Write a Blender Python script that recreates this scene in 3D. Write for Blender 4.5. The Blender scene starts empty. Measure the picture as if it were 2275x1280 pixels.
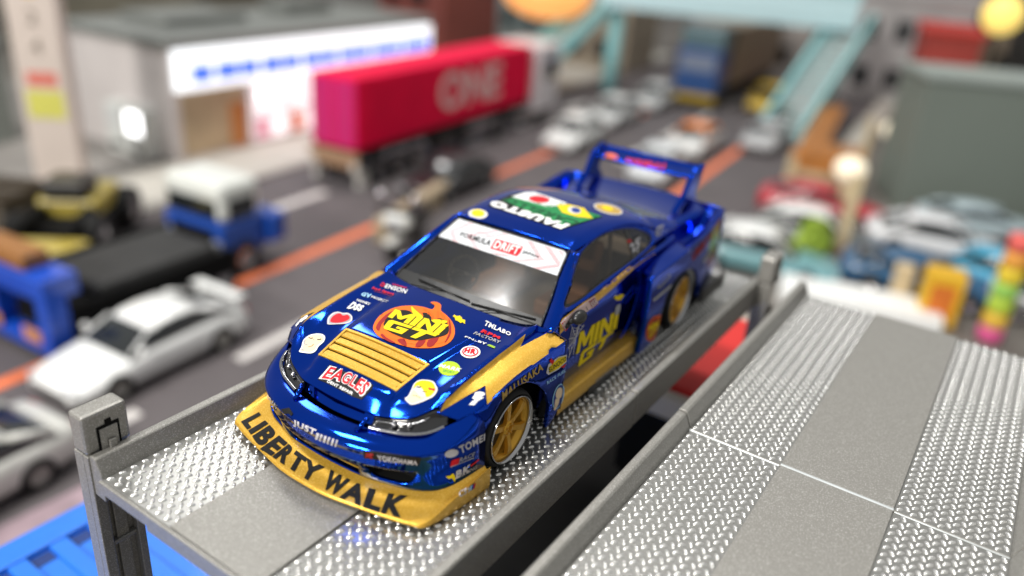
import bpy, bmesh, math, random
from mathutils import Vector, Matrix
from mathutils.bvhtree import BVHTree
from mathutils.geometry import delaunay_2d_cdt
random.seed(7)
R = math.radians
S = bpy.context.scene
COL = S.collection
# ------------------------------------------------------------------ camera, world, lamps, exposure
# one unit = one metre of the 1:64 prototype; z = 0 is the upper deck, the diorama road lies at z = -6
ZG = -6.0
CAM = Vector((2.981, -4.757, 3.152))
CX, CY, CZ = Vector((0.823, 0.563, 0.071)), Vector((0.289, -0.308, -0.906)), Vector((-0.488, 0.767, -0.416))
CZ = CZ.normalized(); CX = (CX - CX.dot(CZ) * CZ).normalized(); CY = CZ.cross(CX)
FPX, PW, PH = 1769.5, 2275, 1280
cd = bpy.data.cameras.new('camera'); cam = bpy.data.objects.new('camera', cd); COL.objects.link(cam)
M = Matrix.Identity(4)
for i in range(3):
    M[i][0], M[i][1], M[i][2], M[i][3] = CX[i], -CY[i], -CZ[i], CAM[i]
cam.matrix_world = M
cd.sensor_width = 36; cd.lens = 36 * FPX / PW; cd.clip_start = 0.05; cd.clip_end = 600
cd.dof.use_dof = True; cd.dof.focus_distance = 5.05; cd.dof.aperture_fstop = 0.21; cd.dof.aperture_blades = 0
S.camera = cam
w = bpy.data.worlds.new('World'); S.world = w; w.use_nodes = True
w.node_tree.nodes['Background'].inputs[0].default_value = (0.38, 0.38, 0.37, 1)
w.node_tree.nodes['Background'].inputs[1].default_value = 1.0
def area(name, loc, target, sx, sy, power, col):
    l = bpy.data.lights.new(name, 'AREA'); l.shape = 'RECTANGLE'; l.size = sx; l.size_y = sy; l.energy = power; l.color = col
    o = bpy.data.objects.new(name, l); COL.objects.link(o); o.location = loc
    o.rotation_euler = (Vector(target) - Vector(loc)).to_track_quat('-Z', 'Y').to_euler(); return o
area('ceiling_lamp', (-19.0, -10.6, 42), (-4, 2, -2), 6, 7, 10500, (1, 0.985, 0.96))
area('ceiling_lamp', (-46, 28, 40), (-6, 6, -4), 5, 12, 2600, (1, 0.985, 0.96))
area('ceiling_lamp', (-14, 30, 62), (-12, 26, -6), 14, 6, 15500, (1, 0.97, 0.93))
area('ceiling_lamp', (-8, -48, 28), (-2, 0, -2), 10, 7, 27000, (1, 0.96, 0.90))
S.view_settings.view_transform = 'Standard'; S.view_settings.look = 'None'; S.view_settings.exposure = 0.24; S.view_settings.gamma = 1
S.render.engine = 'CYCLES'
S.cycles.use_denoising = True; S.cycles.max_bounces = 8; S.cycles.transparent_max_bounces = 16
S.cycles.sample_clamp_indirect = 2.5; S.cycles.caustics_reflective = False; S.cycles.caustics_refractive = False

# ------------------------------------------------------------------ materials
def nt(name):
    m = bpy.data.materials.new(name); m.use_nodes = True
    return m, m.node_tree.nodes, m.node_tree.links, m.node_tree.nodes['Principled BSDF']
def mat(name, c, metal=0.0, rough=0.5, coat=0.0, var=0.08, vscale=6.0, bump=0.0, bscale=40.0, emis=None, estr=0, spec=0.5):
    m, N, L, b = nt(name)
    b.inputs['Metallic'].default_value = metal; b.inputs['Roughness'].default_value = rough
    b.inputs['Coat Weight'].default_value = coat; b.inputs['Coat Roughness'].default_value = 0.05
    b.inputs['Specular IOR Level'].default_value = spec
    tc = N.new('ShaderNodeTexCoord')
    nz = N.new('ShaderNodeTexNoise'); nz.inputs['Scale'].default_value = vscale; nz.inputs['Detail'].default_value = 4
    L.new(tc.outputs['Object'], nz.inputs['Vector'])
    rp = N.new('ShaderNodeValToRGB')
    rp.color_ramp.elements[0].position = 0.3; rp.color_ramp.elements[1].position = 0.7
    rp.color_ramp.elements[0].color = tuple(x * (1 - var) for x in c) + (1,)
    rp.color_ramp.elements[1].color = tuple(min(1, x * (1 + var)) for x in c) + (1,)
    L.new(nz.outputs['Fac'], rp.inputs['Fac']); L.new(rp.outputs['Color'], b.inputs['Base Color'])
    if bump:
        n2 = N.new('ShaderNodeTexNoise'); n2.inputs['Scale'].default_value = bscale; n2.inputs['Detail'].default_value = 3
        L.new(tc.outputs['Object'], n2.inputs['Vector'])
        bp = N.new('ShaderNodeBump'); bp.inputs['Strength'].default_value = bump; bp.inputs['Distance'].default_value = 0.01
        L.new(n2.outputs['Fac'], bp.inputs['Height']); L.new(bp.outputs['Normal'], b.inputs['Normal'])
    if emis:
        b.inputs['Emission Color'].default_value = tuple(emis) + (1,); b.inputs['Emission Strength'].default_value = estr
    return m
def flake(name, c, c2, metal, rough, scale, amount, nbump, coat=0.0):
    # metallic paint with pigment flakes: small cells that tilt and vary
    m, N, L, b = nt(name)
    b.inputs['Metallic'].default_value = metal; b.inputs['Roughness'].default_value = rough; b.inputs['Coat Weight'].default_value = coat
    b.inputs['Coat Roughness'].default_value = 0.08
    tc = N.new('ShaderNodeTexCoord'); vo = N.new('ShaderNodeTexVoronoi'); vo.inputs['Scale'].default_value = scale
    L.new(tc.outputs['Object'], vo.inputs['Vector'])
    sp = N.new('ShaderNodeSeparateColor'); L.new(vo.outputs['Color'], sp.inputs['Color'])
    rp = N.new('ShaderNodeValToRGB'); rp.color_ramp.elements[0].position = 1 - amount; rp.color_ramp.elements[1].position = 1.0
    rp.color_ramp.elements[0].color = tuple(c) + (1,); rp.color_ramp.elements[1].color = tuple(c2) + (1,)
    L.new(sp.outputs[0], rp.inputs['Fac']); L.new(rp.outputs['Color'], b.inputs['Base Color'])
    bp = N.new('ShaderNodeBump'); bp.inputs['Strength'].default_value = nbump; bp.inputs['Distance'].default_value = 0.004
    L.new(sp.outputs[1], bp.inputs['Height']); L.new(bp.outputs['Normal'], b.inputs['Normal'])
    return m
def glass(name, tint, fac=0.12, rough=0.03):
    m = bpy.data.materials.new(name); m.use_nodes = True; N = m.node_tree.nodes; L = m.node_tree.links
    N.clear(); o = N.new('ShaderNodeOutputMaterial'); t = N.new('ShaderNodeBsdfTransparent'); t.inputs[0].default_value = tuple(tint) + (1,)
    g = N.new('ShaderNodeBsdfGlossy'); g.inputs['Roughness'].default_value = rough; g.inputs[0].default_value = (0.9, 0.9, 0.9, 1)
    f = N.new('ShaderNodeFresnel'); f.inputs[0].default_value = 1.5
    a = N.new('ShaderNodeMath'); a.operation = 'ADD'; a.inputs[1].default_value = fac; L.new(f.outputs[0], a.inputs[0])
    x = N.new('ShaderNodeMixShader'); L.new(a.outputs[0], x.inputs[0]); L.new(t.outputs[0], x.inputs[1]); L.new(g.outputs[0], x.inputs[2])
    L.new(x.outputs[0], o.inputs[0]); return m
MT = {}
MT['blue'] = mat('blue_chrome_paint', (0.005, 0.052, 0.48), 0.97, 0.07, 0.0, 0.06, 3)
MT['gold'] = flake('gold_flake_paint', (0.68, 0.38, 0.035), (1.0, 0.70, 0.18), 0.5, 0.34, 320, 0.22, 0.10, 0.15)
MT['silver'] = flake('silver_flake_paint', (0.255, 0.248, 0.228), (0.50, 0.49, 0.47), 0.35, 0.38, 240, 0.22, 0.22)
MT['silver2'] = flake('silver_tread_paint', (0.32, 0.32, 0.305), (0.42, 0.42, 0.41), 0.7, 0.28, 200, 0.25, 0.05)
MT['bump'] = flake('silver_bump_highlight', (0.66, 0.66, 0.645), (0.8, 0.8, 0.79), 0.75, 0.26, 260, 0.25, 0.04)  # lighter than the plate: highlights on the bumps put into the colour
MT['black'] = mat('black_plastic', (0.012, 0.012, 0.012), 0, 0.35)
MT['matblack'] = mat('matt_black', (0.008, 0.008, 0.008), 0, 0.8, spec=0.1)
MT['tyre'] = mat('tyre_rubber', (0.007, 0.007, 0.007), 0, 0.65, bump=0.2, spec=0.25)
MT['chrome'] = mat('chrome', (0.45, 0.45, 0.46), 1, 0.10)
MT['joint_glint'] = mat('joint_edge_glint', (0.42, 0.45, 0.46), 0.4, 0.35)  # pale colour stands in for the light caught along the deck joints
MT['goldrim'] = mat('gold_wheel_paint', (0.66, 0.36, 0.04), 0.6, 0.32)
MT['glass'] = glass('smoked_glass', (0.66, 0.63, 0.58), 0.07, 0.13)
MT['glass2'] = glass('side_glass', (0.80, 0.74, 0.66), 0.0)
MT['interior'] = mat('interior_grey', (0.20, 0.165, 0.12), 0, 0.6)
MT['seat'] = mat('seat_tan', (0.22, 0.11, 0.05), 0, 0.6)
MT['lens'] = mat('black_lamp_lens', (0.008, 0.008, 0.009), 0, 0.06, 1.0)
def P(name, c): 
    k = 'print_' + name
    if k not in MT: MT[k] = mat(k, c, 0, 0.5, 0.0, 0.03, spec=0.15)
    return MT[k]
INK = dict(white=(0.80, 0.80, 0.80), black=(0.012, 0.012, 0.012), yellow=(0.80, 0.60, 0.01), orange=(0.80, 0.15, 0.015), red=(0.62, 0.015, 0.025),
           lblue=(0.35, 0.62, 0.85), green=(0.02, 0.22, 0.07), lime=(0.40, 0.62, 0.03), cream=(0.80, 0.62, 0.42), grey=(0.36, 0.36, 0.38),
           gold=(0.50, 0.33, 0.08), dgreen=(0.008, 0.08, 0.03), dred=(0.30, 0.02, 0.02), pale=(0.62, 0.60, 0.62), pink=(0.75, 0.55, 0.52), navy=(0.02, 0.05, 0.25), banner=(0.58, 0.60, 0.63))
def ink(n): return P(n, INK[n])

# ------------------------------------------------------------------ mesh helpers
def link(name, me, mats, parent=None, smooth=True):
    o = bpy.data.objects.new(name, me); COL.objects.link(o)
    for m in (mats if isinstance(mats, (list, tuple)) else [mats]): me.materials.append(m)
    if smooth:
        for p in me.polygons: p.use_smooth = True
    if parent: o.parent = parent
    return o
def pydata(name, v, f, mats, parent=None, smooth=True):
    me = bpy.data.meshes.new(name); me.from_pydata([tuple(x) for x in v], [], f); me.update()
    return link(name, me, mats, parent, smooth)
def thing(name, label, cat, loc=(0, 0, 0), rz=0, group=None):
    o = bpy.data.objects.new(name, None); COL.objects.link(o); o.location = loc; o.rotation_euler = (0, 0, rz)
    o.empty_display_size = 0.2
    o['label'] = label; o['category'] = cat
    if group: o['group'] = group
    return o
def tag(o, label, cat, group=None, kind=None):
    if label: o['label'] = label
    if cat: o['category'] = cat
    if group: o['group'] = group
    if kind: o['kind'] = kind
    return o
def solidify(o, t, off=-1):
    m = o.modifiers.new('thickness', 'SOLIDIFY'); m.thickness = t; m.offset = off; m.use_even_offset = False; return o
def bevel(o, wd, seg=2, ang=35):
    m = o.modifiers.new('bevel', 'BEVEL'); m.width = wd; m.segments = seg; m.limit_method = 'ANGLE'; m.angle_limit = R(ang)
    m.harden_normals = False; return o
class MB:
    """collects simple solids into one mesh"""
    def __init__(s): s.v = []; s.f = []; s.mi = []
    def add(s, v, f, mi=0):
        b = len(s.v); s.v += [tuple(x) for x in v]; s.f += [tuple(b + i for i in q) for q in f]; s.mi += [mi] * len(f); return s
    def box(s, a, b, mi=0, rot=None):
        x0, y0, z0 = a; x1, y1, z1 = b
        v = [Vector(p) for p in ((x0,y0,z0),(x1,y0,z0),(x1,y1,z0),(x0,y1,z0),(x0,y0,z1),(x1,y0,z1),(x1,y1,z1),(x0,y1,z1))]
        if rot:
            c = sum(v, Vector()) / 8; v = [c + rot @ (p - c) for p in v]
        return s.add(v, [(0,3,2,1),(4,5,6,7),(0,1,5,4),(1,2,6,5),(2,3,7,6),(3,0,4,7)], mi)
    def tube(s, p, q, r, n=10, r2=None, mi=0, caps=True):
        p = Vector(p); q = Vector(q); d = (q - p).normalized(); a = d.orthogonal().normalized(); b = d.cross(a); r2 = r if r2 is None else r2
        v = []
        for i in range(n):
            t = 2 * math.pi * i / n; e = a * math.cos(t) + b * math.sin(t); v += [p + e * r, q + e * r2]
        f = [(2*i, (2*i+2) % (2*n), (2*i+3) % (2*n), 2*i+1) for i in range(n)]
        if caps: f += [tuple(2*i for i in reversed(range(n))), tuple(2*i+1 for i in range(n))]
        return s.add(v, f, mi)
    def lathe_x(s, prof, n=32, c=(0, 0, 0), mi=0, closed=False):
        """profile (x, r) turned about the x axis through c"""
        k = len(prof); v = []
        for i in range(n):
            t = 2 * math.pi * i / n
            for x, r in prof: v.append((c[0] + x, c[1] + r * math.cos(t), c[2] + r * math.sin(t)))
        f = [(i*k+j, ((i+1) % n)*k+j, ((i+1) % n)*k+j+1, i*k+j+1) for i in range(n) for j in range(k-1)]
        return s.add(v, f, mi)
    def sphere(s, c, r, n=10, m=6, mi=0, sc=(1, 1, 1)):
        v = [(c[0], c[1], c[2] + r*sc[2])]
        for j in range(1, m):
            for i in range(n):
                a = math.pi*j/m; t = 2*math.pi*i/n
                v.append((c[0]+r*sc[0]*math.sin(a)*math.cos(t), c[1]+r*sc[1]*math.sin(a)*math.sin(t), c[2]+r*sc[2]*math.cos(a)))
        v.append((c[0], c[1], c[2] - r*sc[2])); f = [(0, 1+i, 1+(i+1) % n) for i in range(n)]
        for j in range(m-2):
            for i in range(n): f.append((1+j*n+i, 1+(j+1)*n+i, 1+(j+1)*n+(i+1) % n, 1+j*n+(i+1) % n))
        e = len(v)-1; f += [(e, 1+(m-2)*n+(i+1) % n, 1+(m-2)*n+i) for i in range(n)]
        return s.add(v, f, mi)
    def build(s, name, mats, parent=None, smooth=False, bev=0):
        me = bpy.data.meshes.new(name); me.from_pydata(s.v, [], s.f); me.update()
        o = link(name, me, mats, parent, smooth)
        for p, i in zip(me.polygons, s.mi): p.material_index = i
        bm = bmesh.new(); bm.from_mesh(me); bmesh.ops.recalc_face_normals(bm, faces=bm.faces); bm.to_mesh(me); bm.free()
        if bev: bevel(o, bev)
        return o
def cr(a, b, c, d, t):
    return 0.5 * ((2*b) + (c-a)*t + (2*a-5*b+4*c-d)*t*t + (3*b-a-3*c+d)*t*t*t)
class Surf:
    """surface through a grid of points (rows along v, columns along u)"""
    def __init__(s, rows, sym=False):
        rows = [[Vector(p) for p in r] for r in rows]
        if sym: rows = [[Vector((-p.x, p.y, p.z)) for p in reversed(r[1:])] + r for r in rows]
        s.g = rows; s.nv = len(rows); s.nu = len(rows[0])
    def P(s, i, j):
        i = min(max(i, -1), s.nv); j = min(max(j, -1), s.nu)
        if i == -1: return 2*s.P(0, j) - s.P(1, j)
        if i == s.nv: return 2*s.P(i-1, j) - s.P(i-2, j)
        if j == -1: return 2*s.P(i, 0) - s.P(i, 1)
        if j == s.nu: return 2*s.P(i, j-1) - s.P(i, j-2)
        return s.g[i][j]
    def __call__(s, u, v):
        x = u * (s.nu-1); y = v * (s.nv-1); j = min(max(int(math.floor(x)), 0), s.nu-2); i = min(max(int(math.floor(y)), 0), s.nv-2)
        tx = x-j; ty = y-i
        r = [cr(s.P(k, j-1), s.P(k, j), s.P(k, j+1), s.P(k, j+2), tx) for k in (i-1, i, i+1, i+2)]
        return cr(r[0], r[1], r[2], r[3], ty)
def inpoly(p, poly):
    x, y = p; c = False; j = len(poly)-1
    for i in range(len(poly)):
        xi, yi = poly[i]; xj, yj = poly[j]
        if (yi > y) != (yj > y) and x < (xj-xi)*(y-yi)/(yj-yi)+xi: c = not c
        j = i
    return c
def densify(poly, step):
    o = []
    for a, b in zip(poly, poly[1:] + poly[:1]):
        n = max(1, int(math.hypot(b[0]-a[0], b[1]-a[1]) / step + 0.5))
        o += [(a[0]+(b[0]-a[0])*k/n, a[1]+(b[1]-a[1])*k/n) for k in range(n)]
    return o
def smoothpoly(poly, n=4):
    o = []; k = len(poly)
    for i in range(k):
        a, b, c, d = (poly[(i+q) % k] for q in (-1, 0, 1, 2))
        for t in range(n): o.append((cr(a[0], b[0], c[0], d[0], t/n), cr(a[1], b[1], c[1], d[1], t/n)))
    return o
def cdt(outline, holes, step, sx=1.0):
    """triangles of a 2-D outline with holes and inner points about step apart"""
    loops = [densify(outline, step)] + [densify(h, step) for h in holes]
    v = []; e = []
    for l in loops:
        b = len(v); v += l; e += [(b+i, b+(i+1) % len(l)) for i in range(len(l))]
    xs = [p[0] for p in loops[0]]; ys = [p[1] for p in loops[0]]
    x = min(xs)+step*0.53
    while x < max(xs):
        y = min(ys)+step*0.47
        while y < max(ys):
            if inpoly((x, y), loops[0]) and not any(inpoly((x, y), h) for h in loops[1:]):
                if min((x-a[0])**2+(y-a[1])**2 for l in loops for a in l) > (0.35*step)**2: v.append((x, y))
            y += step
        x += step
    r = delaunay_2d_cdt([Vector(p) for p in v], e, [], 0, 1e-7)
    V = [tuple(p) for p in r[0]]; F = []
    for f in r[2]:
        c = (sum(V[i][0] for i in f)/len(f), sum(V[i][1] for i in f)/len(f))
        if inpoly(c, loops[0]) and not any(inpoly(c, h) for h in loops[1:]): F.append(tuple(f))
    return V, F
def orient(o, ref=(0, 0, 0.35)):
    me = o.data; s = 0
    for p in me.polygons: s += (p.center - Vector(ref)).dot(p.normal) * p.area
    if s < 0: me.flip_normals()
    return o
def surf_obj(name, sf, nu, nv, m, parent, thick=0.012, ref=(0, 0, 0.35), mirror=False, u0=0, u1=1, v0=0, v1=1):
    v = [sf(u0+(u1-u0)*j/nu, v0+(v1-v0)*i/nv) for i in range(nv+1) for j in range(nu+1)]
    if mirror: v = [Vector((-p.x, p.y, p.z)) for p in v]; ref = (-ref[0], ref[1], ref[2])
    f = [(i*(nu+1)+j, i*(nu+1)+j+1, (i+1)*(nu+1)+j+1, (i+1)*(nu+1)+j) for i in range(nv) for j in range(nu)]
    o = orient(pydata(name, v, f, m, parent), ref)
    if thick: solidify(o, thick)
    return o
def panel_obj(name, fn, outline, holes, step, m, parent, thick=0.012, ref=(0, 0, 0.35), mirror=False):
    V, F = cdt(outline, holes, step); v = [Vector(fn(*p)) for p in V]
    if mirror: v = [Vector((-p.x, p.y, p.z)) for p in v]; ref = (-ref[0], ref[1], ref[2])
    o = orient(pydata(name, v, F, m, parent), ref)
    if thick: solidify(o, thick)
    return o
def lerp(pts, t):
    for (a, x), (b, y) in zip(pts[:-1], pts[1:]):
        if t <= b: k = max(0.0, (t-a)/(b-a)); return x+(y-x)*k
    return pts[-1][1]

# ------------------------------------------------------------------ the race car (faces -y, its left side is +x)
car = thing('race_car', 'metallic blue and gold toy race car covered in stickers, standing on the left silver deck', 'toy car')
B = MT['blue']
BODY = []                                   # panels that stickers can lie on
def keep(o): BODY.append(o); return o
hood_s = Surf([
 [(0,-1.925,.520),(.15,-1.918,.520),(.29,-1.905,.522),(.40,-1.862,.526),(.51,-1.81,.552),(.605,-1.705,.615)],
 [(0,-1.845,.575),(.15,-1.84,.573),(.305,-1.82,.570),(.338,-1.805,.561),(.50,-1.74,.588),(.614,-1.645,.652)],
 [(0,-1.746,.627),(.16,-1.746,.625),(.315,-1.746,.618),(.348,-1.715,.600),(.50,-1.65,.628),(.622,-1.56,.692)],
 [(0,-1.484,.700),(.16,-1.484,.698),(.340,-1.484,.688),(.374,-1.47,.666),(.515,-1.42,.684),(.632,-1.37,.716)],
 [(0,-1.20,.738),(.17,-1.20,.735),(.365,-1.20,.724),(.402,-1.195,.703),(.53,-1.17,.716),(.637,-1.14,.744)],
 [(0,-1.0,.754),(.17,-1.0,.751),(.385,-1.0,.741),(.424,-.99,.726),(.54,-.97,.738),(.640,-.95,.763)],
 [(0,-.80,.764),(.17,-.80,.761),(.36,-.79,.755),(.40,-.785,.752),(.55,-.765,.760),(.645,-.745,.782)]], True)
NU = hood_s.nu-1
def hu(k): return 0.5 + k/NU                 # column k to u
louv = [(hu(-2), 2.02/6), (hu(2), 2.02/6), (hu(2), 2.98/6), (hu(-2), 2.98/6)]
keep(panel_obj('hood', lambda u, v: hood_s(u, v), [(0, 0), (1, 0), (1, 1), (0, 1)], [louv], 0.028, B, car, .02, (0, -1.3, .2)))
hood = BODY[-1]
# raised edge lips that turn the hood sides down
for sgn in (1, -1):
    keep(surf_obj('hood_edge', Surf([[hood_s(0.5+0.5, v) for v in [i/12 for i in range(13)]],
        [hood_s(1, i/12)+Vector((.012,-.002,-.018)) for i in range(13)], [hood_s(1, i/12)+Vector((.014,0,-.06)) for i in range(13)]]), 36, 6, B, hood, .008, (.3, -1.3, .3), sgn < 0))
# louvre: gold frame, floor and four slats that dip towards the rear
fl = MB(); z0 = .075
c4 = [hood_s(*p) for p in louv]
def lp(a, b, dz=0):                          # point in the louvre opening, a across, b along
    p = (c4[0]*(1-a)+c4[1]*a)*(1-b)+(c4[3]*(1-a)+c4[2]*a)*b; q = hood_s(louv[0][0]*(1-a)+louv[1][0]*a, louv[0][1]*(1-b)+louv[3][1]*b)
    return Vector((p.x, p.y, q.z+dz))
fl.add([lp(0,0,-z0), lp(1,0,-z0), lp(1,1,-z0), lp(0,1,-z0)], [(0,1,2,3)])
for a, b, c, d in (((0,0),(1,0),0,0),((1,0),(1,1),0,0),((1,1),(0,1),0,0),((0,1),(0,0),0,0)):
    fl.add([lp(*a,0.0), lp(*b,0.0), lp(*b,-z0), lp(*a,-z0)], [(0,1,2,3)])
fl.build('louvre_well', MT['matblack'], hood)
def strip_on(a0, a1, b0, b1, dz0, dz1, t, n=16):
    m = MB()
    for i in range(n):
        A = a0+(a1-a0)*i/n; Bq = a0+(a1-a0)*(i+1)/n
        q = [lp(A,b0,dz0), lp(Bq,b0,dz0), lp(Bq,b1,dz1), lp(A,b1,dz1)]
        m.add(q+[p-Vector((0,0,t)) for p in q], [(0,1,2,3),(7,6,5,4),(0,4,5,1),(2,6,7,3),(1,5,6,2),(3,7,4,0)])
    return m
fr = MB()
for a0,a1,b0,b1 in ((-.015,1.015,-.03,.03),(-.015,1.015,.97,1.03),(-.015,.012,.03,.97),(.988,1.015,.03,.97)):
    k = strip_on(a0,a1,b0,b1,.006,.006,.02); fr.add(k.v, k.f)
fr.build('louvre_frame', MT['gold'], hood)
for k in range(4):
    b0 = .03+k*.238; o = strip_on(.02,.98,b0,b0+.196,.008,-.002,.012).build('louvre_slat', MT['gold'], hood)
# front bumper
bump_s = Surf([
 [(0,-1.985,.452),(.15,-1.975,.452),(.29,-1.950,.452),(.40,-1.912,.452),(.50,-1.870,.456),(.595,-1.80,.470),(.685,-1.69,.515),(.765,-1.55,.570)],
 [(0,-2.065,.440),(.16,-2.055,.440),(.31,-2.025,.438),(.43,-1.985,.438),(.545,-1.925,.440),(.65,-1.84,.450),(.735,-1.71,.475),(.785,-1.52,.520)],
 [(0,-2.125,.400),(.17,-2.112,.400),(.33,-2.078,.398),(.46,-2.032,.398),(.58,-1.965,.400),(.685,-1.865,.408),(.758,-1.725,.425),(.797,-1.50,.455)],
 [(0,-2.112,.350),(.17,-2.10,.350),(.33,-2.066,.350),(.46,-2.02,.350),(.575,-1.957,.350),(.680,-1.855,.352),(.757,-1.715,.362),(.800,-1.492,.385)],
 [(0,-2.095,.265),(.165,-2.085,.265),(.325,-2.052,.265),(.455,-2.005,.262),(.574,-1.940,.260),(.678,-1.842,.258),(.757,-1.71,.262),(.802,-1.488,.27)],
 [(0,-2.020,.140),(.16,-2.015,.140),(.32,-2.0,.140),(.455,-1.965,.140),(.575,-1.925,.140),(.690,-1.85,.140),(.762,-1.73,.140),(.800,-1.485,.140)]], True)
def bu(k): return 0.5+k/14
hc = [(bu(-1.9),.82),(bu(1.9),.82),(bu(1.75),.99),(bu(-1.75),.99)]
def side_hole(s):
    return smoothpoly([(bu(s*2.25),.775),(bu(s*3.2),.765),(bu(s*4.25),.775),(bu(s*4.4),.82),(bu(s*4.1),.925),(bu(s*3.3),.945),(bu(s*2.5),.935),(bu(s*2.3),.87)], 3)
keep(panel_obj('front_bumper', lambda u, v: bump_s(u, v), [(0,0),(1,0),(1,1),(0,1)], [hc, side_hole(1), side_hole(-1)], 0.024, B, car, .02, (0,-1.3,.3)))
bumper = BODY[-1]
def sunk(u, v, d): p = bump_s(u, v); return Vector((p.x*.97, p.y+d, p.z))
for s in (1, -1):
    hl = side_hole(s); m = MB(); n = len(hl); v = [bump_s(*p) for p in hl]+[sunk(*p, .10) for p in hl]
    m.add(v, [(i,(i+1)%n,n+(i+1)%n,n+i) for i in range(n)]+[tuple(range(n,2*n))], 0); m.build('air_intake', MT['matblack'], bumper)
m = MB(); hl = densify(hc, .03); n = len(hl); v = [bump_s(*p) for p in hl]+[sunk(*p,.16) for p in hl]
m.add(v, [(i,(i+1)%n,n+(i+1)%n,n+i) for i in range(n)]); m.build('intake_duct', B, bumper)
m = MB()
for i in range(9): m.box((-.27+i*.062,-1.905,.13),(-.262+i*.062,-1.895,.27))
for i in range(6): m.box((-.29,-1.905,.145+i*.022),(.29,-1.897,.150+i*.022))
m.build('radiator_mesh', MT['chrome'], bumper)
# grille slot under the hood edge
surf_obj('grille_panel', Surf([[(x,y+.055,z) for x,y,z in ((-.29,-1.905,.535),(-.15,-1.918,.535),(0,-1.925,.535),(.15,-1.918,.535),(.29,-1.905,.535))],
   [(x,y+.05,z) for x,y,z in ((-.29,-1.95,.44),(-.15,-1.975,.44),(0,-1.985,.44),(.15,-1.975,.44),(.29,-1.95,.44))]]), 16, 3, B, bumper, 0)
m = MB()
for i in range(30):
    x = -.2+.4*i/29
    for k in range(2): m.box((x-.004, -1.905+.1*abs(x)-.012*k, .462+.02*k),(x+.004,-1.885+.1*abs(x),.472+.02*k))
m.build('grille_mesh', B, bumper)
# headlamps
for s in (1, -1):
    t = [(.292,-1.906,.505),(.40,-1.862,.510),(.51,-1.81,.535),(.598,-1.715,.586),(.640,-1.672,.562)]
    b = [(.292,-1.950,.452),(.40,-1.912,.452),(.50,-1.870,.456),(.595,-1.80,.470),(.668,-1.695,.510)]
    mid = [((a[0]+c[0])/2,(a[1]+c[1])/2+.018,(a[2]+c[2])/2-.006) for a, c in zip(t, b)]
    hd = surf_obj('headlight', Surf([t, mid, b]), 24, 8, MT['lens'], car, .01, (.3,-1.5,.4), s < 0)
    def rod(pts, r, name, mm, par):
        q = MB(); sm = []
        for i in range(len(pts)-1):
            for k in range(4): sm.append([cr(*[pts[min(max(i+e,0),len(pts)-1)][c] for e in (-1,0,1,2)], k/4) for c in range(3)])
        sm.append(list(pts[-1]))
        for a_, b_ in zip(sm[:-1], sm[1:]): q.tube((s*a_[0],a_[1],a_[2]),(s*b_[0],b_[1],b_[2]), r, 8, caps=False)
        return q.build(name, mm, par, True)
    rod([(x+.012,y-.006,z+.012) for x,y,z in b[:4]]+[(.655,-1.715,.50)], .0125, 'chrome_strip', MT['chrome'], hd)
    rod([(x+.02,y+.004,z-.020) for x,y,z in t[:3]]+[(.575,-1.742,.545)], .0055, 'light_bar', MT['chrome'], hd)
    for kx, ky, kz in ((.42,-1.872,.49),(.50,-1.832,.500)): q = MB(); q.sphere((s*kx,ky,kz), .02, 12, 8); q.build('projector', MT['chrome'], hd, True)
    q = MB(); q.tube((s*.252,-2.008,.446),(s*.276,-1.93,.508),.017,8,.012); q.build('grille_post', B, bumper, True)
# splitter: curved gold shelf with upturned ends
inn = [(0,-1.97),(.2,-1.965),(.42,-1.93),(.56,-1.885),(.66,-1.83),(.73,-1.755),(.765,-1.65),(.790,-1.48)]
out = [(0,-2.205),(.2,-2.195),(.43,-2.150),(.60,-2.113),(.725,-2.078),(.803,-2.030),(.832,-1.80),(.848,-1.485)]
zt = [.082,.082,.083,.084,.086,.092,.130,.168]; zb = [.060,.060,.060,.060,.060,.055,.034,.022]
spl = Surf([[(a,b,.150 if i < 5 else .150+.006*(i-4)) for i,(a,b) in enumerate(inn)],
  [((a*.5+c*.5),(b*.5+d*.5),.5*.150+.5*z-.014) for (a,b),(c,d),z in zip(inn,out,zt)],
  [(c*.93+a*.07,d*.93+b*.07,z+.002) for (a,b),(c,d),z in zip(inn,out,zt)],
  [(c,d,z-.004) for (c,d),z in zip(out,zt)], [(c,d,z+.002) for (c,d),z in zip(out,zb)],
  [(c*.97,d*.97 if i<6 else d,z-.002) for i,((c,d),z) in enumerate(zip(out,zb))], [(a,b,.045) for a,b in inn]], True)
keep(surf_obj('front_splitter', spl, 90, 36, MT['gold'], car, 0, (0,-1.7,.08)))
# front fenders: flat flared top and an outer plate with the wheel cut-out
ft_s = Surf([
 [(.600,-1.72,.572),(.64,-1.70,.565),(.68,-1.68,.555),(.715,-1.66,.540)],
 [(.622,-1.60,.640),(.67,-1.59,.618),(.72,-1.58,.600),(.768,-1.57,.578)],
 [(.632,-1.47,.672),(.68,-1.47,.655),(.735,-1.46,.638),(.790,-1.45,.614)],
 [(.642,-1.20,.705),(.69,-1.20,.690),(.74,-1.20,.674),(.792,-1.194,.653)],
 [(.648,-.93,.728),(.70,-.93,.711),(.75,-.93,.694),(.804,-.932,.671)],
 [(.652,-.66,.748),(.71,-.66,.730),(.765,-.66,.712),(.826,-.658,.692)]])
def fx(y, z):                                # outer plate of the front fender
    return lerp([(-1.7,.745),(-1.57,.768),(-1.45,.790),(-1.194,.792),(-.932,.804),(-.55,.832)], y) + .012*math.sin(max(0,min(1,(.69-z)/.35))*math.pi) - .02*max(0,(.2-z)/.2)
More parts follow.
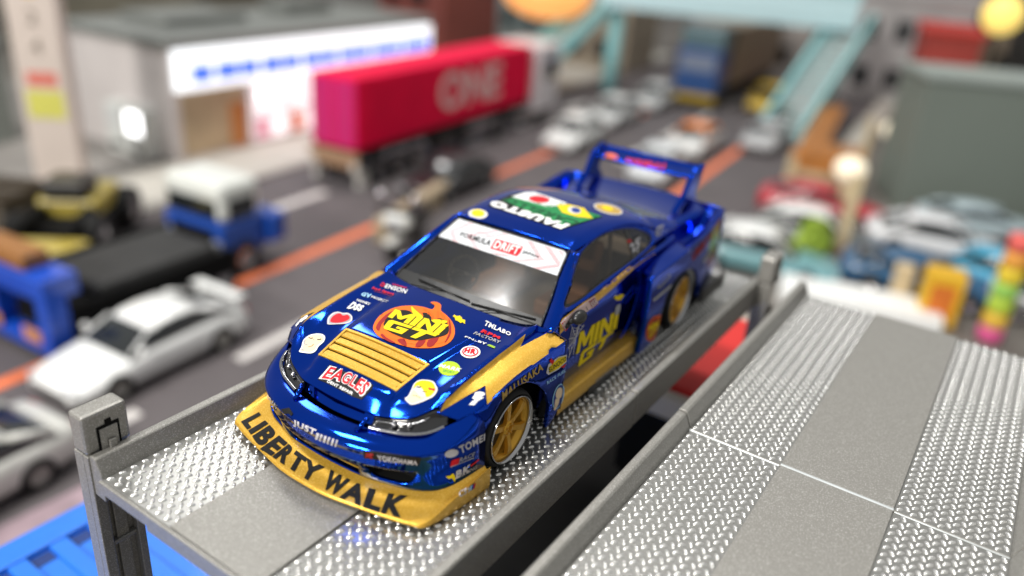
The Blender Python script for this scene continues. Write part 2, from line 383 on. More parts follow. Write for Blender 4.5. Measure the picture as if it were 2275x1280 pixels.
fplate = [(-1.57,.577),(-1.45,.613),(-1.32,.636),(-1.194,.652),(-.932,.670),(-.658,.691),(-.64,.50),(-.632,.165),(-.735,.055),(-.768,.06),(-.778,.245),(-.82,.34),(-.88,.415),(-.96,.492),(-1.04,.545),(-1.10,.570),(-1.17,.583),(-1.25,.578),(-1.30,.568),(-1.345,.552),(-1.39,.512),(-1.434,.455),(-1.49,.40),(-1.50,.455),(-1.53,.52)]
for s in (1, -1):
    fd = keep(panel_obj('front_fender', lambda y, z: (fx(y, z), y, z), fplate, [], .035, B, car, .025, (.3,-1.1,.4), s < 0)); bevel(fd, .006)
    keep(surf_obj('fender_top', ft_s, 10, 40, B, fd, .02, (.3,-1.1,.3), s < 0))
    m = MB(); m.add([(s*.60,-1.52,.12),(s*.60,-.80,.12),(s*.60,-.80,.60),(s*.60,-1.52,.56),(s*.77,-1.50,.54),(s*.77,-.80,.60)],[(0,1,2,3),(3,2,5,4)]); m.build('wheel_well', MT['matblack'], fd)
    # rear edge of the plate, closed to the door
    m = MB(); m.add([(s*.70,-.70,.05),(s*.832,-.64,.16),(s*.832,-.655,.69),(s*.70,-.69,.70)],[(0,1,2,3)]); m.build('vent_face', MT['black'], fd)
# cowl, doors and flanks
side_x = lambda y, z: .722 + .022*math.sin(max(0,min(1,(.78-z)/.62))*math.pi) - .03*max(0,(.26-z)/.12) - .05*max(0,(y-1.2)/.8)*(1 if z>.7 else .2)
belt = [(-.72,.745),(-.52,.757),(0,.802),(.5,.832),(.9,.852),(1.25,.872)]
for s in (1, -1):
    dp = [(-.72,.14),(.64,.14),(.64,.40),(.645,.62),(.62,.840),(0,.802),(-.52,.757),(-.70,.745)]
    d = keep(panel_obj('door', lambda y, z: (side_x(y, z), y, z), dp, [], .05, B, car, .02, (.2,0,.5), s < 0))
    q = [(.655,.14),(1.25,.30),(1.30,.86),(1.25,.872),(.9,.852),(.635,.84),(.66,.62),(.655,.4)]
    keep(panel_obj('rear_quarter', lambda y, z: (side_x(y, z), y, z), q, [], .05, B, car, .02, (.2,.8,.5), s < 0))
    # door handle recess lip and shut lines as thin raised beads
    m = MB(); pts = smoothpoly([(.33,.60),(.46,.64),(.555,.655),(.565,.615),(.48,.585),(.37,.560)], 4)
    for a_, b_ in zip(pts, pts[1:]+pts[:1]): m.tube((s*(side_x(*a_)+.002),)+a_, (s*(side_x(*b_)+.002),)+b_, .005, 8, caps=False)
    m.build('door_handle', B, d, True)
    m = MB(); pts = [(.30,.16),(.42,.22),(.52,.34),(.59,.50),(.615,.62),(.60,.72),(.585,.80)]
    pts = [(cr(*[pts[min(max(i+e,0),6)][0] for e in (-1,0,1,2)],k/4),cr(*[pts[min(max(i+e,0),6)][1] for e in (-1,0,1,2)],k/4)) for i in range(6) for k in range(4)]
    for a_, b_ in zip(pts[:-1], pts[1:]): m.tube((s*(side_x(*a_)+.001),)+a_, (s*(side_x(*b_)+.001),)+b_, .004, 8, caps=False)
    m.build('door_crease', B, d, True)
    # sill skirt
    sk = Surf([[(.715,-.66,.235),(.722,0,.235),(.722,.60,.235)],[(.785,-.66,.225),(.790,0,.225),(.790,.57,.225)],[(.812,-.66,.205),(.815,0,.205),(.815,.56,.205)],[(.815,-.66,.10),(.818,0,.10),(.818,.55,.10)],[(.75,-.66,.075),(.75,0,.075),(.75,.55,.075)]])
    keep(surf_obj('side_skirt', sk, 24, 16, MT['gold'], car, 0, (.4,0,.15), s < 0)); sko = BODY[-1]
    m = MB(); m.box((s*.74,-.22,.055),(s*.824,.18,.118)); m.build('skirt_plate', MT['black'], sko, bev=.004)
# cowl under the windscreen
cw = Surf([[(-.64,-.76,.765),(-.36,-.80,.745),(0,-.81,.75),(.36,-.80,.745),(.64,-.76,.765)],[(-.66,-.70,.715),(-.36,-.715,.715),(0,-.725,.718),(.36,-.715,.715),(.66,-.70,.715)]])
keep(surf_obj('cowl', cw, 20, 4, MT['black'], car, 0, (0,-.6,.2)))
m = MB()
for s in (1,-1):
    m.add([(s*.645,-.745,.775),(s*.66,-.66,.735),(s*.826,-.658,.690),(s*.65,-.76,.735),(s*.74,-.69,.735)],[(0,1,4,3),(1,2,4)])
keep(m.build('scuttle', B, car))
# glasshouse
ws = Surf([[(-.640,-.705,.712),(-.34,-.735,.722),(0,-.745,.725),(.34,-.735,.722),(.640,-.705,.712)],
 [(-.588,-.50,.842),(-.31,-.53,.855),(0,-.54,.860),(.31,-.53,.855),(.588,-.50,.842)],
 [(-.535,-.325,.962),(-.28,-.345,.976),(0,-.352,.981),(.28,-.345,.976),(.535,-.325,.962)],
 [(-.492,-.128,1.082),(-.26,-.150,1.099),(0,-.158,1.104),(.26,-.150,1.099),(.492,-.128,1.082)]])
wind = keep(surf_obj('windscreen', ws, 20, 20, MT['glass'], car, 0, (0,0,.5)))
def gx(y, z): return .716-(z-.8)*.56-.10*max(0, z-.95)-.03*max(0,(y-.7))
roof_s = Surf([
 [(0,-.155,1.108),(.25,-.147,1.103),(.42,-.132,1.093),(.488,-.125,1.083),(.515,-.105,1.072)],
 [(0,.05,1.158),(.25,.05,1.152),(.43,.05,1.135),(.50,.05,1.115),(.530,.05,1.096)],
 [(0,.32,1.182),(.25,.32,1.176),(.44,.32,1.157),(.51,.32,1.136),(.538,.32,1.115)],
 [(0,.60,1.176),(.25,.60,1.170),(.44,.60,1.150),(.52,.60,1.126),(.552,.60,1.098)],
 [(0,.85,1.146),(.25,.85,1.140),(.45,.85,1.112),(.545,.85,1.078),(.582,.85,1.042)],
 [(0,1.06,1.092),(.26,1.06,1.084),(.47,1.06,1.048),(.575,1.06,1.004),(.620,1.06,.960)]], True)
roof = keep(surf_obj('roof', roof_s, 44, 44, B, car, .02, (0,.4,.5)))
rw = Surf([[(-.50,1.07,1.035),(-.25,1.065,1.078),(0,1.065,1.088),(.25,1.065,1.078),(.50,1.07,1.035)],[(-.55,1.28,.985),(-.27,1.28,1.018),(0,1.28,1.026),(.27,1.28,1.018),(.55,1.28,.985)],[(-.58,1.50,.925),(-.29,1.52,.942),(0,1.525,.947),(.29,1.52,.942),(.58,1.50,.925)]])
keep(surf_obj('rear_window', rw, 16, 12, MT['glass'], car, 0, (0,.9,.5)))
winpoly = smoothpoly([(-.49,.832),(-.35,.915),(-.216,.998),(-.07,1.062),(.11,1.092),(.33,1.098),(.57,1.074),(.77,1.030),(.93,.958),(.962,.905),(.88,.878),(.68,.862),(.53,.853),(.0,.834),(-.28,.817)], 3)
out_g = [(-.72,.745),(-.50,.868),(-.30,.985),(-.105,1.072),(.05,1.096),(.32,1.115),(.60,1.098),(.85,1.042),(1.06,.960),(1.28,.90),(1.50,.87),(1.25,.868),(.9,.852),(.5,.832),(0,.802),(-.52,.757)]
for s in (1, -1):
    gp = keep(panel_obj('cabin_side', lambda y, z: (gx(y, z), y, z), out_g, [winpoly], .04, B, car, .02, (0,.2,.9), s < 0))
    inner = [(y*.955+.012, z*.90+.094) for y, z in winpoly]
    V, F = cdt(winpoly, [], .07)
    gl = orient(pydata('side_window', [(s*(gx(y,z)-.010), y, z) for y, z in V], F, MT['glass2'], car), (0,.2,.9)); keep(gl)
    V, F = cdt(winpoly, [inner], .03)
    orient(pydata('window_seal', [(s*(gx(y,z)-.004), y, z) for y, z in V], F, MT['black'], gl), (0,.2,.9))
    V, F = cdt([(.55,.835),(.60,1.065),(.66,1.055),(.62,.84)], [], .03)
    orient(pydata('window_post', [(s*(gx(y,z)-.005), y, z) for y, z in V], F, MT['black'], gl), (0,.2,.9))
    W = [(.640,-.705,.712),(.588,-.50,.842),(.535,-.325,.962),(.492,-.128,1.082)]; Pp = [(gx(y,z),y,z) for y, z in ((-.72,.748),(-.50,.868),(-.30,.985),(-.105,1.072))]
    mid = [((a[0]+b[0])/2+.016,(a[1]+b[1])/2-.014,(a[2]+b[2])/2+.010) for a, b in zip(W, Pp)]
    keep(surf_obj('windscreen_pillar', Surf([W, mid, Pp]), 20, 6, B, gp, .012, (0,0,.7), s < 0))
    q = MB()
    for a_, b_ in zip(W[:-1], W[1:]): q.tube((s*a_[0],a_[1]-.004,a_[2]+.004),(s*b_[0],b_[1]-.004,b_[2]+.004), .008, 6)
    q.build('windscreen_seal', MT['black'], wind, True)
    rp_ = Surf([[(.50,1.07,1.035),(.56,1.07,1.005),(.620,1.06,.958)],[(.55,1.28,.985),(.60,1.28,.955),(.640,1.28,.898)],[(.58,1.50,.925),(.62,1.50,.905),(.655,1.50,.868)]])
    keep(surf_obj('rear_pillar', rp_, 8, 12, B, gp, .012, (0,.9,.5), s < 0))
q = MB(); q.add([ws(i/10, .0)+Vector((0,-.002,.003)) for i in range(11)]+[ws(i/10, .13)+Vector((0,-.002,.003)) for i in range(11)], [(i,i+1,12+i,11+i) for i in range(10)])
q.build('dash_band', MT['black'], wind)
q = MB()
for i in range(24): q.tube(ws(i/24,1)+Vector((0,-.004,.012)), ws((i+1)/24,1)+Vector((0,-.004,.012)), .0085, 8, caps=False)
q.build('roof_front_trim', B, roof, True)
# wipers
for (a, b, c, d) in (((-.40,-.70,.768),(.075,-.722,.757),(-.43,-.752,.732),(-.16,-.714,.762)), ((.10,-.732,.750),(.595,-.684,.780),(.17,-.765,.730),(.345,-.706,.766))):
    q = MB()
    q.tube(a, b, .0055, 6); q.tube(c, d, .0045, 6); q.tube(Vector(a)-Vector((0,0,.010)), Vector(b)-Vector((0,0,.010)), .004, 6)
    q.build('wiper', MT['black'], wind, True)
# cabin: floor, seats, dash, steering wheel, cage
q = MB(); q.box((-.60,-.62,.36),(.60,1.3,.40)); q.box((-.60,-.70,.40),(.60,-.42,.66)); q.box((-.58,.95,.40),(.58,1.3,.72))
inn_o = q.build('cabin', MT['interior'], car, bev=.02)
for s in (1, -1):
    q = MB(); q.box((s*.30-.16,.02,.40),(s*.30+.16,.42,.54)); q.box((s*.30-.15,.36,.50),(s*.30+.15,.50,.96), rot=Matrix.Rotation(R(-10),3,'X')); q.box((s*.30-.08,.44,.95),(s*.30+.08,.53,1.04))
    q.build('seat', MT['seat'], inn_o, bev=.03)
q = MB(); n = 20; c0 = Vector((-.30,-.30,.72)); e1 = Vector((1,0,0)); e2 = Vector((0,.5,.87)).normalized()
for i in range(n):
    a_, b_ = (2*math.pi*k/n for k in (i, i+1)); q.tube(c0+(e1*math.cos(a_)+e2*math.sin(a_))*.13, c0+(e1*math.cos(b_)+e2*math.sin(b_))*.13, .012, 6)
q.tube(c0-e1*.13, c0+e1*.13, .012, 6); q.tube(c0, c0+Vector((0,-.14,.05)), .015, 6)
q.build('steering_wheel', MT['black'], inn_o, True)
q = MB()
for s in (1,-1): q.tube((s*.52,.56,.4),(s*.46,.56,1.07),.018,8); q.tube((s*.46,.56,1.07),(s*.50,1.2,.70),.018,8)
q.tube((-.46,.56,1.07),(.46,.56,1.07),.018,8); q.tube((-.5,.56,.62),(.46,.56,1.05),.014,8)
q.build('roll_cage', MT['interior'], inn_o, True)
# rear deck, box flares, wing
deck_s = Surf([
 [(0,1.505,.950),(.29,1.50,.944),(.50,1.47,.930),(.60,1.36,.900),(.68,1.22,.800),(.76,1.02,.780),(.845,.86,.775)],
 [(0,1.62,.930),(.29,1.62,.926),(.50,1.60,.908),(.60,1.54,.880),(.67,1.42,.735),(.77,1.30,.775),(.862,1.22,.805)],
 [(0,1.80,.922),(.29,1.80,.918),(.51,1.78,.902),(.62,1.75,.882),(.68,1.68,.710),(.78,1.60,.790),(.868,1.56,.842)],
 [(0,1.98,.928),(.29,1.98,.924),(.52,1.96,.908),(.65,1.95,.895),(.71,1.90,.780),(.79,1.84,.845),(.862,1.84,.885)],
 [(0,2.145,.945),(.29,2.14,.941),(.52,2.13,.930),(.63,2.12,.905),(.71,2.11,.902),(.78,2.09,.925),(.835,2.07,.932)]], True)
tr = keep(surf_obj('trunk_lid', deck_s, 60, 30, B, car, .02, (0,1.8,.5)))
rx = lambda y, z: lerp([(.50,.872),(.9,.884),(1.26,.892),(1.7,.886),(2.15,.842)], y) - .012*abs((z-.45)/.3)**2
rplate = [(.53,.752),(.62,.758),(.86,.776),(1.22,.806),(1.56,.843),(1.84,.886),(2.07,.932),(2.12,.88),(2.10,.60),(2.03,.36),(1.96,.27),(1.70,.22),(1.62,.23),(1.615,.338),(1.52,.474),(1.46,.53),(1.39,.578),(1.31,.604),(1.237,.615),(1.16,.620),(1.085,.614),(1.02,.602),(.961,.580),(.91,.54),(.868,.485),(.83,.34),(.815,.20),(.80,.12),(.60,.085),(.50,.12),(.515,.28),(.525,.60)]
for s in (1, -1):
    rf = keep(panel_obj('rear_fender', lambda y, z: (rx(y, z), y, z), rplate, [], .045, B, car, .03, (.3,1.2,.4), s < 0)); bevel(rf, .008)
    tp = Surf([[(.735,.66,.735),(.80,.60,.748),(.872,.53,.752)],[(.73,.85,.775),(.80,.85,.778),(.882,.86,.776)],[(.74,1.06,.805),(.80,1.04,.798),(.888,1.04,.790)],[(.74,1.30,.815),(.80,1.28,.808),(.890,1.22,.806)]])
    keep(surf_obj('fender_top', tp, 8, 16, B, rf, .015, (.3,1,.3), s < 0))
    fc = Surf([[(.730,.70,.75),(.735,.70,.40),(.735,.70,.12)],[(.80,.62,.752),(.80,.62,.42),(.80,.60,.10)],[(.869,.530,.752),(.872,.520,.42),(.855,.505,.115)]])
    keep(surf_obj('flare_front', fc, 12, 8, B, rf, .015, (.8,1.2,.4), s < 0))
    m = MB(); m.add([(s*.62,.80,.10),(s*.62,1.75,.10),(s*.62,1.75,.66),(s*.62,.80,.66),(s*.87,.80,.64),(s*.87,1.75,.64)],[(0,1,2,3),(3,2,5,4)]); m.build('wheel_well', MT['matblack'], rf)
rb = Surf([[(x,2.16-.05*abs(x/.84)**3,.93) for x in (-.835,-.5,0,.5,.835)],[(x,2.20-.06*abs(x/.84)**3,.60) for x in (-.84,-.5,0,.5,.84)],[(x,2.10-.06*abs(x/.84)**3,.28) for x in (-.82,-.5,0,.5,.82)]])
keep(surf_obj('rear_bumper', rb, 20, 12, B, car, .02, (0,1.5,.5)))
m = MB(); m.add([(-.86,1.60,.16),(.86,1.60,.16),(.92,2.22,.235),(-.92,2.22,.235),(-.86,1.60,.13),(.86,1.60,.13),(.92,2.22,.20),(-.92,2.22,.20)],[(0,1,2,3),(7,6,5,4),(0,4,5,1),(1,5,6,2),(2,6,7,3),(3,7,4,0)])
for x in (-.92,.90): m.box((x,1.66,.15),(x+.02,2.22,.30))
for i in range(5): m.box((-.5+i*.25-.01,1.7,.1),(-.5+i*.25+.01,2.24,.26))
m.build('rear_diffuser', MT['black'], car, bev=.006)
# wing: two raked uprights and a shallow blade
wing = Surf([[(x*1.0,2.03,1.166) for x in (-.50,-.25,0,.25,.50)],[(x,2.09,1.184) for x in (-.505,-.25,0,.25,.505)],[(x,2.17,1.205) for x in (-.51,-.25,0,.25,.51)],[(x,2.215,1.240) for x in (-.512,-.25,0,.25,.512)]])
wg = keep(surf_obj('wing_blade', wing, 20, 14, B, car, .03, (0,2.1,.9)))
for s in (1, -1):
    V, F = cdt([(1.69,.885),(1.76,.895),(1.90,.98),(2.03,.93),(2.20,.93),(2.10,1.03),(2.19,1.16),(2.245,1.245),(2.20,1.26),(2.10,1.222),(2.00,1.185),(1.96,1.14),(1.88,1.03)], [], .05)
    up = orient(pydata('wing_upright', [(s*(.497+.018*(z-.9)/.3),y,z) for y,z in V], F, B, wg, False), (0,2,1)); solidify(up, .048, 0); bevel(up, .012); keep(up)
    q = MB(); q.tube((s*.505,2.01,1.178),(s*.505,2.21,1.235),.018,8); q.build('wing_end_cap', B, wg, True)
# mirrors
for s in (1, -1):
    q = MB(); q.sphere((s*.785,-.43,.765), .058, 16, 10, sc=(.78,1.25,.85)); q.tube((s*.715,-.50,.72),(s*.775,-.47,.755),.024,8,.018); q.sphere((s*.725,-.505,.715), .034, 10, 6, sc=(1,1.1,.8))
    q.build('door_mirror', MT['black'], car, True)
# floor pan
q = MB(); q.box((-.60,-1.86,.10),(.60,2.0,.36)); q.box((-.70,-.62,.08),(.70,.60,.30)); q.build('floor_pan', MT['matblack'], car)
# wheels
wheel0 = None
for s, y, x in ((1,-1.23,.818),(-1,-1.23,.818),(1,1.32,.843),(-1,1.32,.843)):
    if wheel0 is None:
        t = MB(); t.lathe_x([(-.17,.22),(-.20,.24),(-.19,.255),(-.16,.265),(-.06,.265),(-.03,.260),(-.008,.248),(.002,.236),(-.02,.222)], 40)
        wheel0 = t.build('wheel', MT['tyre'], None, True)
        q = MB(); q.lathe_x([(-.17,.20),(-.05,.205),(-.02,.216),(.004,.227),(.010,.224),(.007,.219),(-.004,.215),(-.010,.212),(-.018,.211)], 40); rim_c = q.build('rim_lip', MT['chrome'], wheel0, True)
        q = MB(); q.lathe_x([(-.17,.19),(-.018,.211),(-.030,.203),(-.036,.198),(-.045,.188),(-.06,.180),(-.12,.172)], 40); rim_b = q.build('rim_barrel', MT['goldrim'], wheel0, True)
        q = MB(); q.lathe_x([(-.12,.0),(-.12,.172)], 32); rim_d = q.build('brake_disc', MT['black'], wheel0)
        sp_ = []
        for k in range(6):
            a = math.pi/6+k*math.pi/3; c, e = math.cos(a), math.sin(a)
            prof = [(.03,.030,-.030),(.08,.021,-.022),(.14,.023,-.016),(.193,.031,-.018)]
            v = []
            for rr_, hw, xx in prof:
                for tt, dx in ((-hw,-.022),(-hw*.8,0),(hw*.8,0),(hw,-.022)):
                    v.append((xx+dx, c*rr_-e*tt, e*rr_+c*tt))
            f = [(i*4+j,i*4+j+1,i*4+5+j,i*4+4+j) for i in range(3) for j in range(3)]+[(0,4,8,12)[0:0] or (12,13,14,15)]
            q = MB(); q.add(v, f); sp_.append(q.build('spoke', MT['goldrim'], wheel0))
        q = MB(); q.lathe_x([(-.026,.052),(-.018,.045),(-.014,.026),(-.03,.022),(-.03,0)], 24)
        for k in range(5):
            a = 2*math.pi*k/5; q.tube((-.022,.036*math.cos(a),.036*math.sin(a)),(-.008,.036*math.cos(a),.036*math.sin(a)),.006,6)
        sp_.append(q.build('hub', MT['goldrim'], wheel0))
        kids = [rim_c, rim_b, rim_d]+sp_
        o = wheel0
    else:
        o = wheel0.copy(); COL.objects.link(o)
        for k in kids: c = k.copy(); COL.objects.link(c); c.parent = o
    o.parent = car; o.location = (s*x, y, .2925); o.rotation_euler = (R(7 if y < 0 else 22), 0, 0) if s > 0 else (R(20), 0, math.pi)

# ------------------------------------------------------------------ printed stickers: outlines measured on the photograph, laid on the panels as thin films
bpy.context.view_layer.update()
_v = []; _f = []
for o in BODY:
    b = len(_v); mw = o.matrix_world; _v += [mw @ x.co for x in o.data.vertices]; _f += [tuple(b+i for i in p.vertices) for p in o.data.polygons]
TREE = BVHTree.FromPolygons(_v, _f)
def lay(px, py, eps):
    d = (CX*((px-PW/2)/FPX)+CY*((py-PH/2)/FPX)+CZ).normalized()
    l, n, i, t = TREE.ray_cast(CAM, d)
    if l is None:
        best = None
        for k in range(1, 40):
            for q in range(12):
                a = q*math.pi/6; e = (CX*((px+k*math.cos(a)-PW/2)/FPX)+CY*((py+k*math.sin(a)-PH/2)/FPX)+CZ).normalized()
                l, n, i, t = TREE.ray_cast(CAM, e)
                if l is not None: break
            if l is not None: break
        if l is None: return None
    if n.dot(d) > 0: n = -n
    return l + n*eps
GLYPH = {'M': (1.15, [(0,0),(0,1),(.24,1),(.5,.52),(.76,1),(1,1),(1,0),(.78,0),(.78,.58),(.58,.16),(.42,.16),(.22,.58),(.22,0)]), 'I': (.30, [(0,0),(0,1),(1,1),(1,0)]),
  'N': (.95, [(0,0),(0,1),(.26,1),(.72,.42),(.72,1),(1,1),(1,0),(.74,0),(.28,.58),(.28,0)]), 'G': (1.0, [(.10,0),(0,.14),(0,.86),(.10,1),(1,1),(1,.74),(.27,.74),(.27,.26),(.72,.26),(.72,.38),(.50,.38),(.50,.60),(1,.60),(1,0)]),
  'T': (1.05, [(0,1),(1,1),(1,.72),(.64,.72),(.64,0),(.36,0),(.36,.72),(0,.72)])}
class Film:
    def __init__(s, eps=.003): s.v = []; s.f = []; s.mi = []; s.m = []; s.e = eps
    def col(s, c):
        m = c if isinstance(c, bpy.types.Material) else ink(c)
        if m not in s.m: s.m.append(m)
        return s.m.index(m)
    def _put(s, V, F, c, lvl):
        k = s.col(c); b = len(s.v); pts = [lay(x, y, s.e+.0012*lvl) for x, y in V]
        ok = [p is not None for p in pts]; s.v += [p if p is not None else Vector((0,0,.3)) for p in pts]
        for f in F:
            if not all(ok[i] for i in f): continue
            q = [pts[i] for i in f]
            if max((q[i]-q[i-1]).length for i in range(len(q))) > .22: continue      # do not bridge a step in the body
            s.f.append(tuple(b+i for i in f)); s.mi.append(k)
    def poly(s, K, pts, c, lvl=0, step=5.0, smooth=0, holes=()):
        x0, y0, k = K; tr_ = lambda P: [(x0+a/k, y0+b/k) for a, b in P]
        if smooth: pts = smoothpoly(pts, smooth)
        V, F = cdt(tr_(pts), [tr_(h) for h in holes], step); s._put(V, F, c, lvl); return s
    def ell(s, K, cx, cy, rx_, ry_, rot, c, lvl=0, step=5.0, inner=0):
        a = R(rot); pt = lambda q, t: (cx+q*(rx_*math.cos(t)*math.cos(a)-ry_*math.sin(t)*math.sin(a)), cy+q*(rx_*math.cos(t)*math.sin(a)+ry_*math.sin(t)*math.cos(a)))
        P = [pt(1, 2*math.pi*i/28) for i in range(28)]
        return s.poly(K, P, c, lvl, step, 0, [[pt(inner, 2*math.pi*i/28) for i in range(28)]] if inner else ())
    def line(s, K, pts, wd, c, lvl=0):
        for a, b in zip(pts[:-1], pts[1:]):
            dx, dy = b[0]-a[0], b[1]-a[1]; l = math.hypot(dx, dy) or 1; nx, ny = -dy/l*wd/2, dx/l*wd/2
            s.poly(K, [(a[0]+nx,a[1]+ny),(b[0]+nx,b[1]+ny),(b[0]-nx,b[1]-ny),(a[0]-nx,a[1]-ny)], c, lvl, 8)
        return s
    def text(s, K, body, quad, c, lvl=1, bold=.0, grow=0.0, seg=6.0, warp=None):
        """letters fitted in the quad top-left, top-right, bottom-right, bottom-left"""
        cu = bpy.data.curves.new('t', 'FONT'); cu.body = body; cu.offset = bold; cu.resolution_u = 3; cu.space_character = 1.05+bold*2.2
        ob = bpy.data.objects.new('t', cu); me = bpy.data.meshes.new_from_object(ob)
        bm = bmesh.new(); bm.from_mesh(me); bmesh.ops.triangulate(bm, faces=bm.faces)
        bpy.data.objects.remove(ob); bpy.data.curves.remove(cu); bpy.data.meshes.remove(me)
        xs = [v.co.x for v in bm.verts]; ys = [v.co.y for v in bm.verts]; x0_, x1_, y0_, y1_ = min(xs), max(xs), min(ys), max(ys)
        kx, ky, k = K; q = [(kx+a/k, ky+b/k) for a, b in quad]
        def mp(u, v):
            if warp: return warp(u, v)
            (ax,ay),(bx,by),(cx_,cy_),(dx,dy) = q
            return ((ax*v+dx*(1-v))*(1-u)+(bx*v+cx_*(1-v))*u, (ay*v+dy*(1-v))*(1-u)+(by*v+cy_*(1-v))*u)
        for v in bm.verts:
            p = mp((v.co.x-x0_)/(x1_-x0_), (v.co.y-y0_)/(y1_-y0_)); v.co = (p[0], p[1], 0)
        for _ in range(3):
            es = [e for e in bm.edges if e.calc_length() > seg]
            if not es: break
            bmesh.ops.subdivide_edges(bm, edges=es, cuts=1); bmesh.ops.triangulate(bm, faces=bm.faces)
        bm.verts.index_update()
        s._put([(v.co.x, v.co.y) for v in bm.verts], [tuple(v.index for v in f.verts) for f in bm.faces], c, lvl); bm.free(); return s
    def block(s, K, word, quad, c, lvl=1, gap=.05):
        """heavy straight-sided capitals in the quad"""
        kx, ky, k = K; q = [(kx+a/k, ky+b/k) for a, b in quad]; tot = sum(GLYPH[ch][0] for ch in word)+gap*(len(word)-1); x = 0.0
        for ch in word:
            wd, outs = GLYPH[ch]
            P = []
            for gx_, gy_ in outs:
                u = (x+gx_*wd)/tot; v = gy_
                (ax,ay),(bx,by),(cx_,cy_),(dx,dy) = q
                P.append(((ax*v+dx*(1-v))*(1-u)+(bx*v+cx_*(1-v))*u, (ay*v+dy*(1-v))*(1-u)+(by*v+cy_*(1-v))*u))
            V, F = cdt(P, [], 4.0); s._put(V, F, c, lvl); x += wd+gap
        return s
    def done(s, name, label=None, parent=None, mirror=False):
        o = pydata(name, s.v, s.f, s.m, parent or car, True)
        for p, i in zip(o.data.polygons, s.mi): p.material_index = i
        bm = bmesh.new(); bm.from_mesh(o.data); bmesh.ops.delete(bm, geom=[v for v in bm.verts if not v.link_faces], context='VERTS'); bm.to_mesh(o.data); bm.free()
        if label: o['label'] = label
        if mirror:
            m = o.data.copy()
            for v in m.vertices: v.co.x = -v.co.x
            m.flip_normals(); c = bpy.data.objects.new(name, m); COL.objects.link(c); c.parent = o.parent
            if label: c['label'] = label
        return o
K1 = (500,560,3.765); K2 = (500,840,3.765); K3 = (860,400,3.765); K5 = (1160,600,4.266); K6 = (900,820,3.764); K7 = (940,680,5.333); K8 = (780,840,5.818); K9 = (980,400,5.417); K10 = (1180,560,6.4); K11 = (1160,420,4.922); K12 = (880,460,4.571); K13 = (560,560,6.4); K14 = (560,740,6.4); K15 = (1380,420,5.335); K16 = (1280,320,5.333); K17 = (1400,560,6.4)
G = MT['gold']
# gold areas
Film(.004).poly(K7, [(190,1262),(262,1120),(330,1060),(460,935),(600,820),(760,690),(900,575),(1060,455),(1210,332),(1150,492),(1330,395),(1420,350),(1520,287),(1615,345),(1698,405),(1550,512),(1400,616),(1250,722),(1100,828),(970,942),(850,1058),(755,1160),(735,945),(540,1055),(330,1180)], G, 0, 6).done('gold_flash', 'gold fender flash', mirror=True)
Film(.0065).poly(K10, [(400,1010),(432,950),(720,725),(890,620),(1110,450),(1300,290),(1465,172),(1600,70),(1720,-18),(1792,-40),(1792,0),(1640,95),(1490,205),(1340,340),(1150,520),(950,690),(760,850),(560,1010),(395,1170)], G, 0, 6).done('gold_stripe', 'gold waistline stripe', mirror=True)
# hood
f = Film()
f.poly(K1, [(1240,650),(1252,592),(1300,530),(1390,478),(1480,455),(1580,452),(1660,463),(1725,482),(1748,470),(1752,448),(1718,424),(1765,420),(1806,445),(1806,492),(1850,530),(1895,580),(1920,640),(1918,700),(1888,750),(1830,787),(1760,803),(1660,808),(1560,802),(1460,778),(1370,745),(1290,712)], 'orange', 0, 5, 3)
f.poly(K1, [(1285,640),(1315,575),(1390,510),(1470,478),(1560,480),(1640,505),(1700,530),(1780,520),(1850,565),(1890,635),(1885,700),(1840,750),(1760,775),(1650,780),(1540,770),(1430,740),(1340,705)], 'orange', 1, 6, 3)
for a in ([(1262,640),(1285,590),(1345,530),(1420,490),(1450,492),(1370,545),(1310,610),(1290,665)], [(1300,700),(1320,690),(1350,720),(1420,760),(1400,765),(1340,740)], [(1870,560),(1885,600),(1890,680),(1860,740),(1835,765),(1870,690),(1875,630)], [(1440,740),(1500,730),(1520,790),(1480,780)], [(1620,745),(1680,745),(1640,795),(1590,797)], [(1700,740),(1790,720),(1740,790),(1690,795)]):
    f.poly(K1, a, 'dred', 2, 5, 2)
f.poly(K1, [(1325,610),(1365,545),(1420,505),(1480,490),(1545,500),(1600,540),(1660,545),(1650,515),(1700,520),(1740,570),(1800,560),(1850,590),(1872,640),(1860,690),(1800,715),(1740,725),(1640,745),(1540,740),(1440,705),(1360,665)], 'black', 3, 5, 2)
f.poly(K1, [(1558,460),(1585,487),(1622,518),(1655,548),(1640,556),(1590,545),(1565,510)], 'yellow', 4, 5, 2)
f.poly(K1, [(1728,575),(1790,572),(1862,587),(1830,607),(1775,607),(1738,592)], 'yellow', 4, 5, 2)
for a in ([(1700,500),(1735,540),(1730,575)], [(1770,500),(1775,530),(1780,560)], [(1800,510),(1820,540),(1835,575)], [(1660,475),(1690,500),(1700,530)]): f.line(K1, a, 8, 'orange', 5)
f.block(K1, 'MINI', [(1425,487),(1872,620),(1782,702),(1362,552)], 'yellow', 5, .06)
f.block(K1, 'GT', [(1378,572),(1795,700),(1655,752),(1318,648)], 'yellow', 5, .06)
f.done('pumpkin_sticker', 'orange jack-o-lantern print with yellow letters', hood)
Film().poly(K1, [(1905,540),(1918,527),(1938,540),(1962,535),(1978,548),(1985,565),(2008,572),(2006,606),(1988,590),(1968,596),(1945,578),(1928,575),(1922,552)], 'yellow', 0).done('bat_sticker', None, hood)
f = Film(); f.poly(K1, [(855,590),(862,550),(900,513),(945,502),(985,512),(1030,513),(1062,540),(1060,578),(1020,600),(940,606),(865,608)], 'pale', 0, 5, 3)
f.poly(K1, [(868,590),(876,552),(910,522),(948,511),(985,522),(1028,523),(1052,545),(1046,574),(1010,592),(940,598),(875,600)], 'grey', 1, 5, 3)
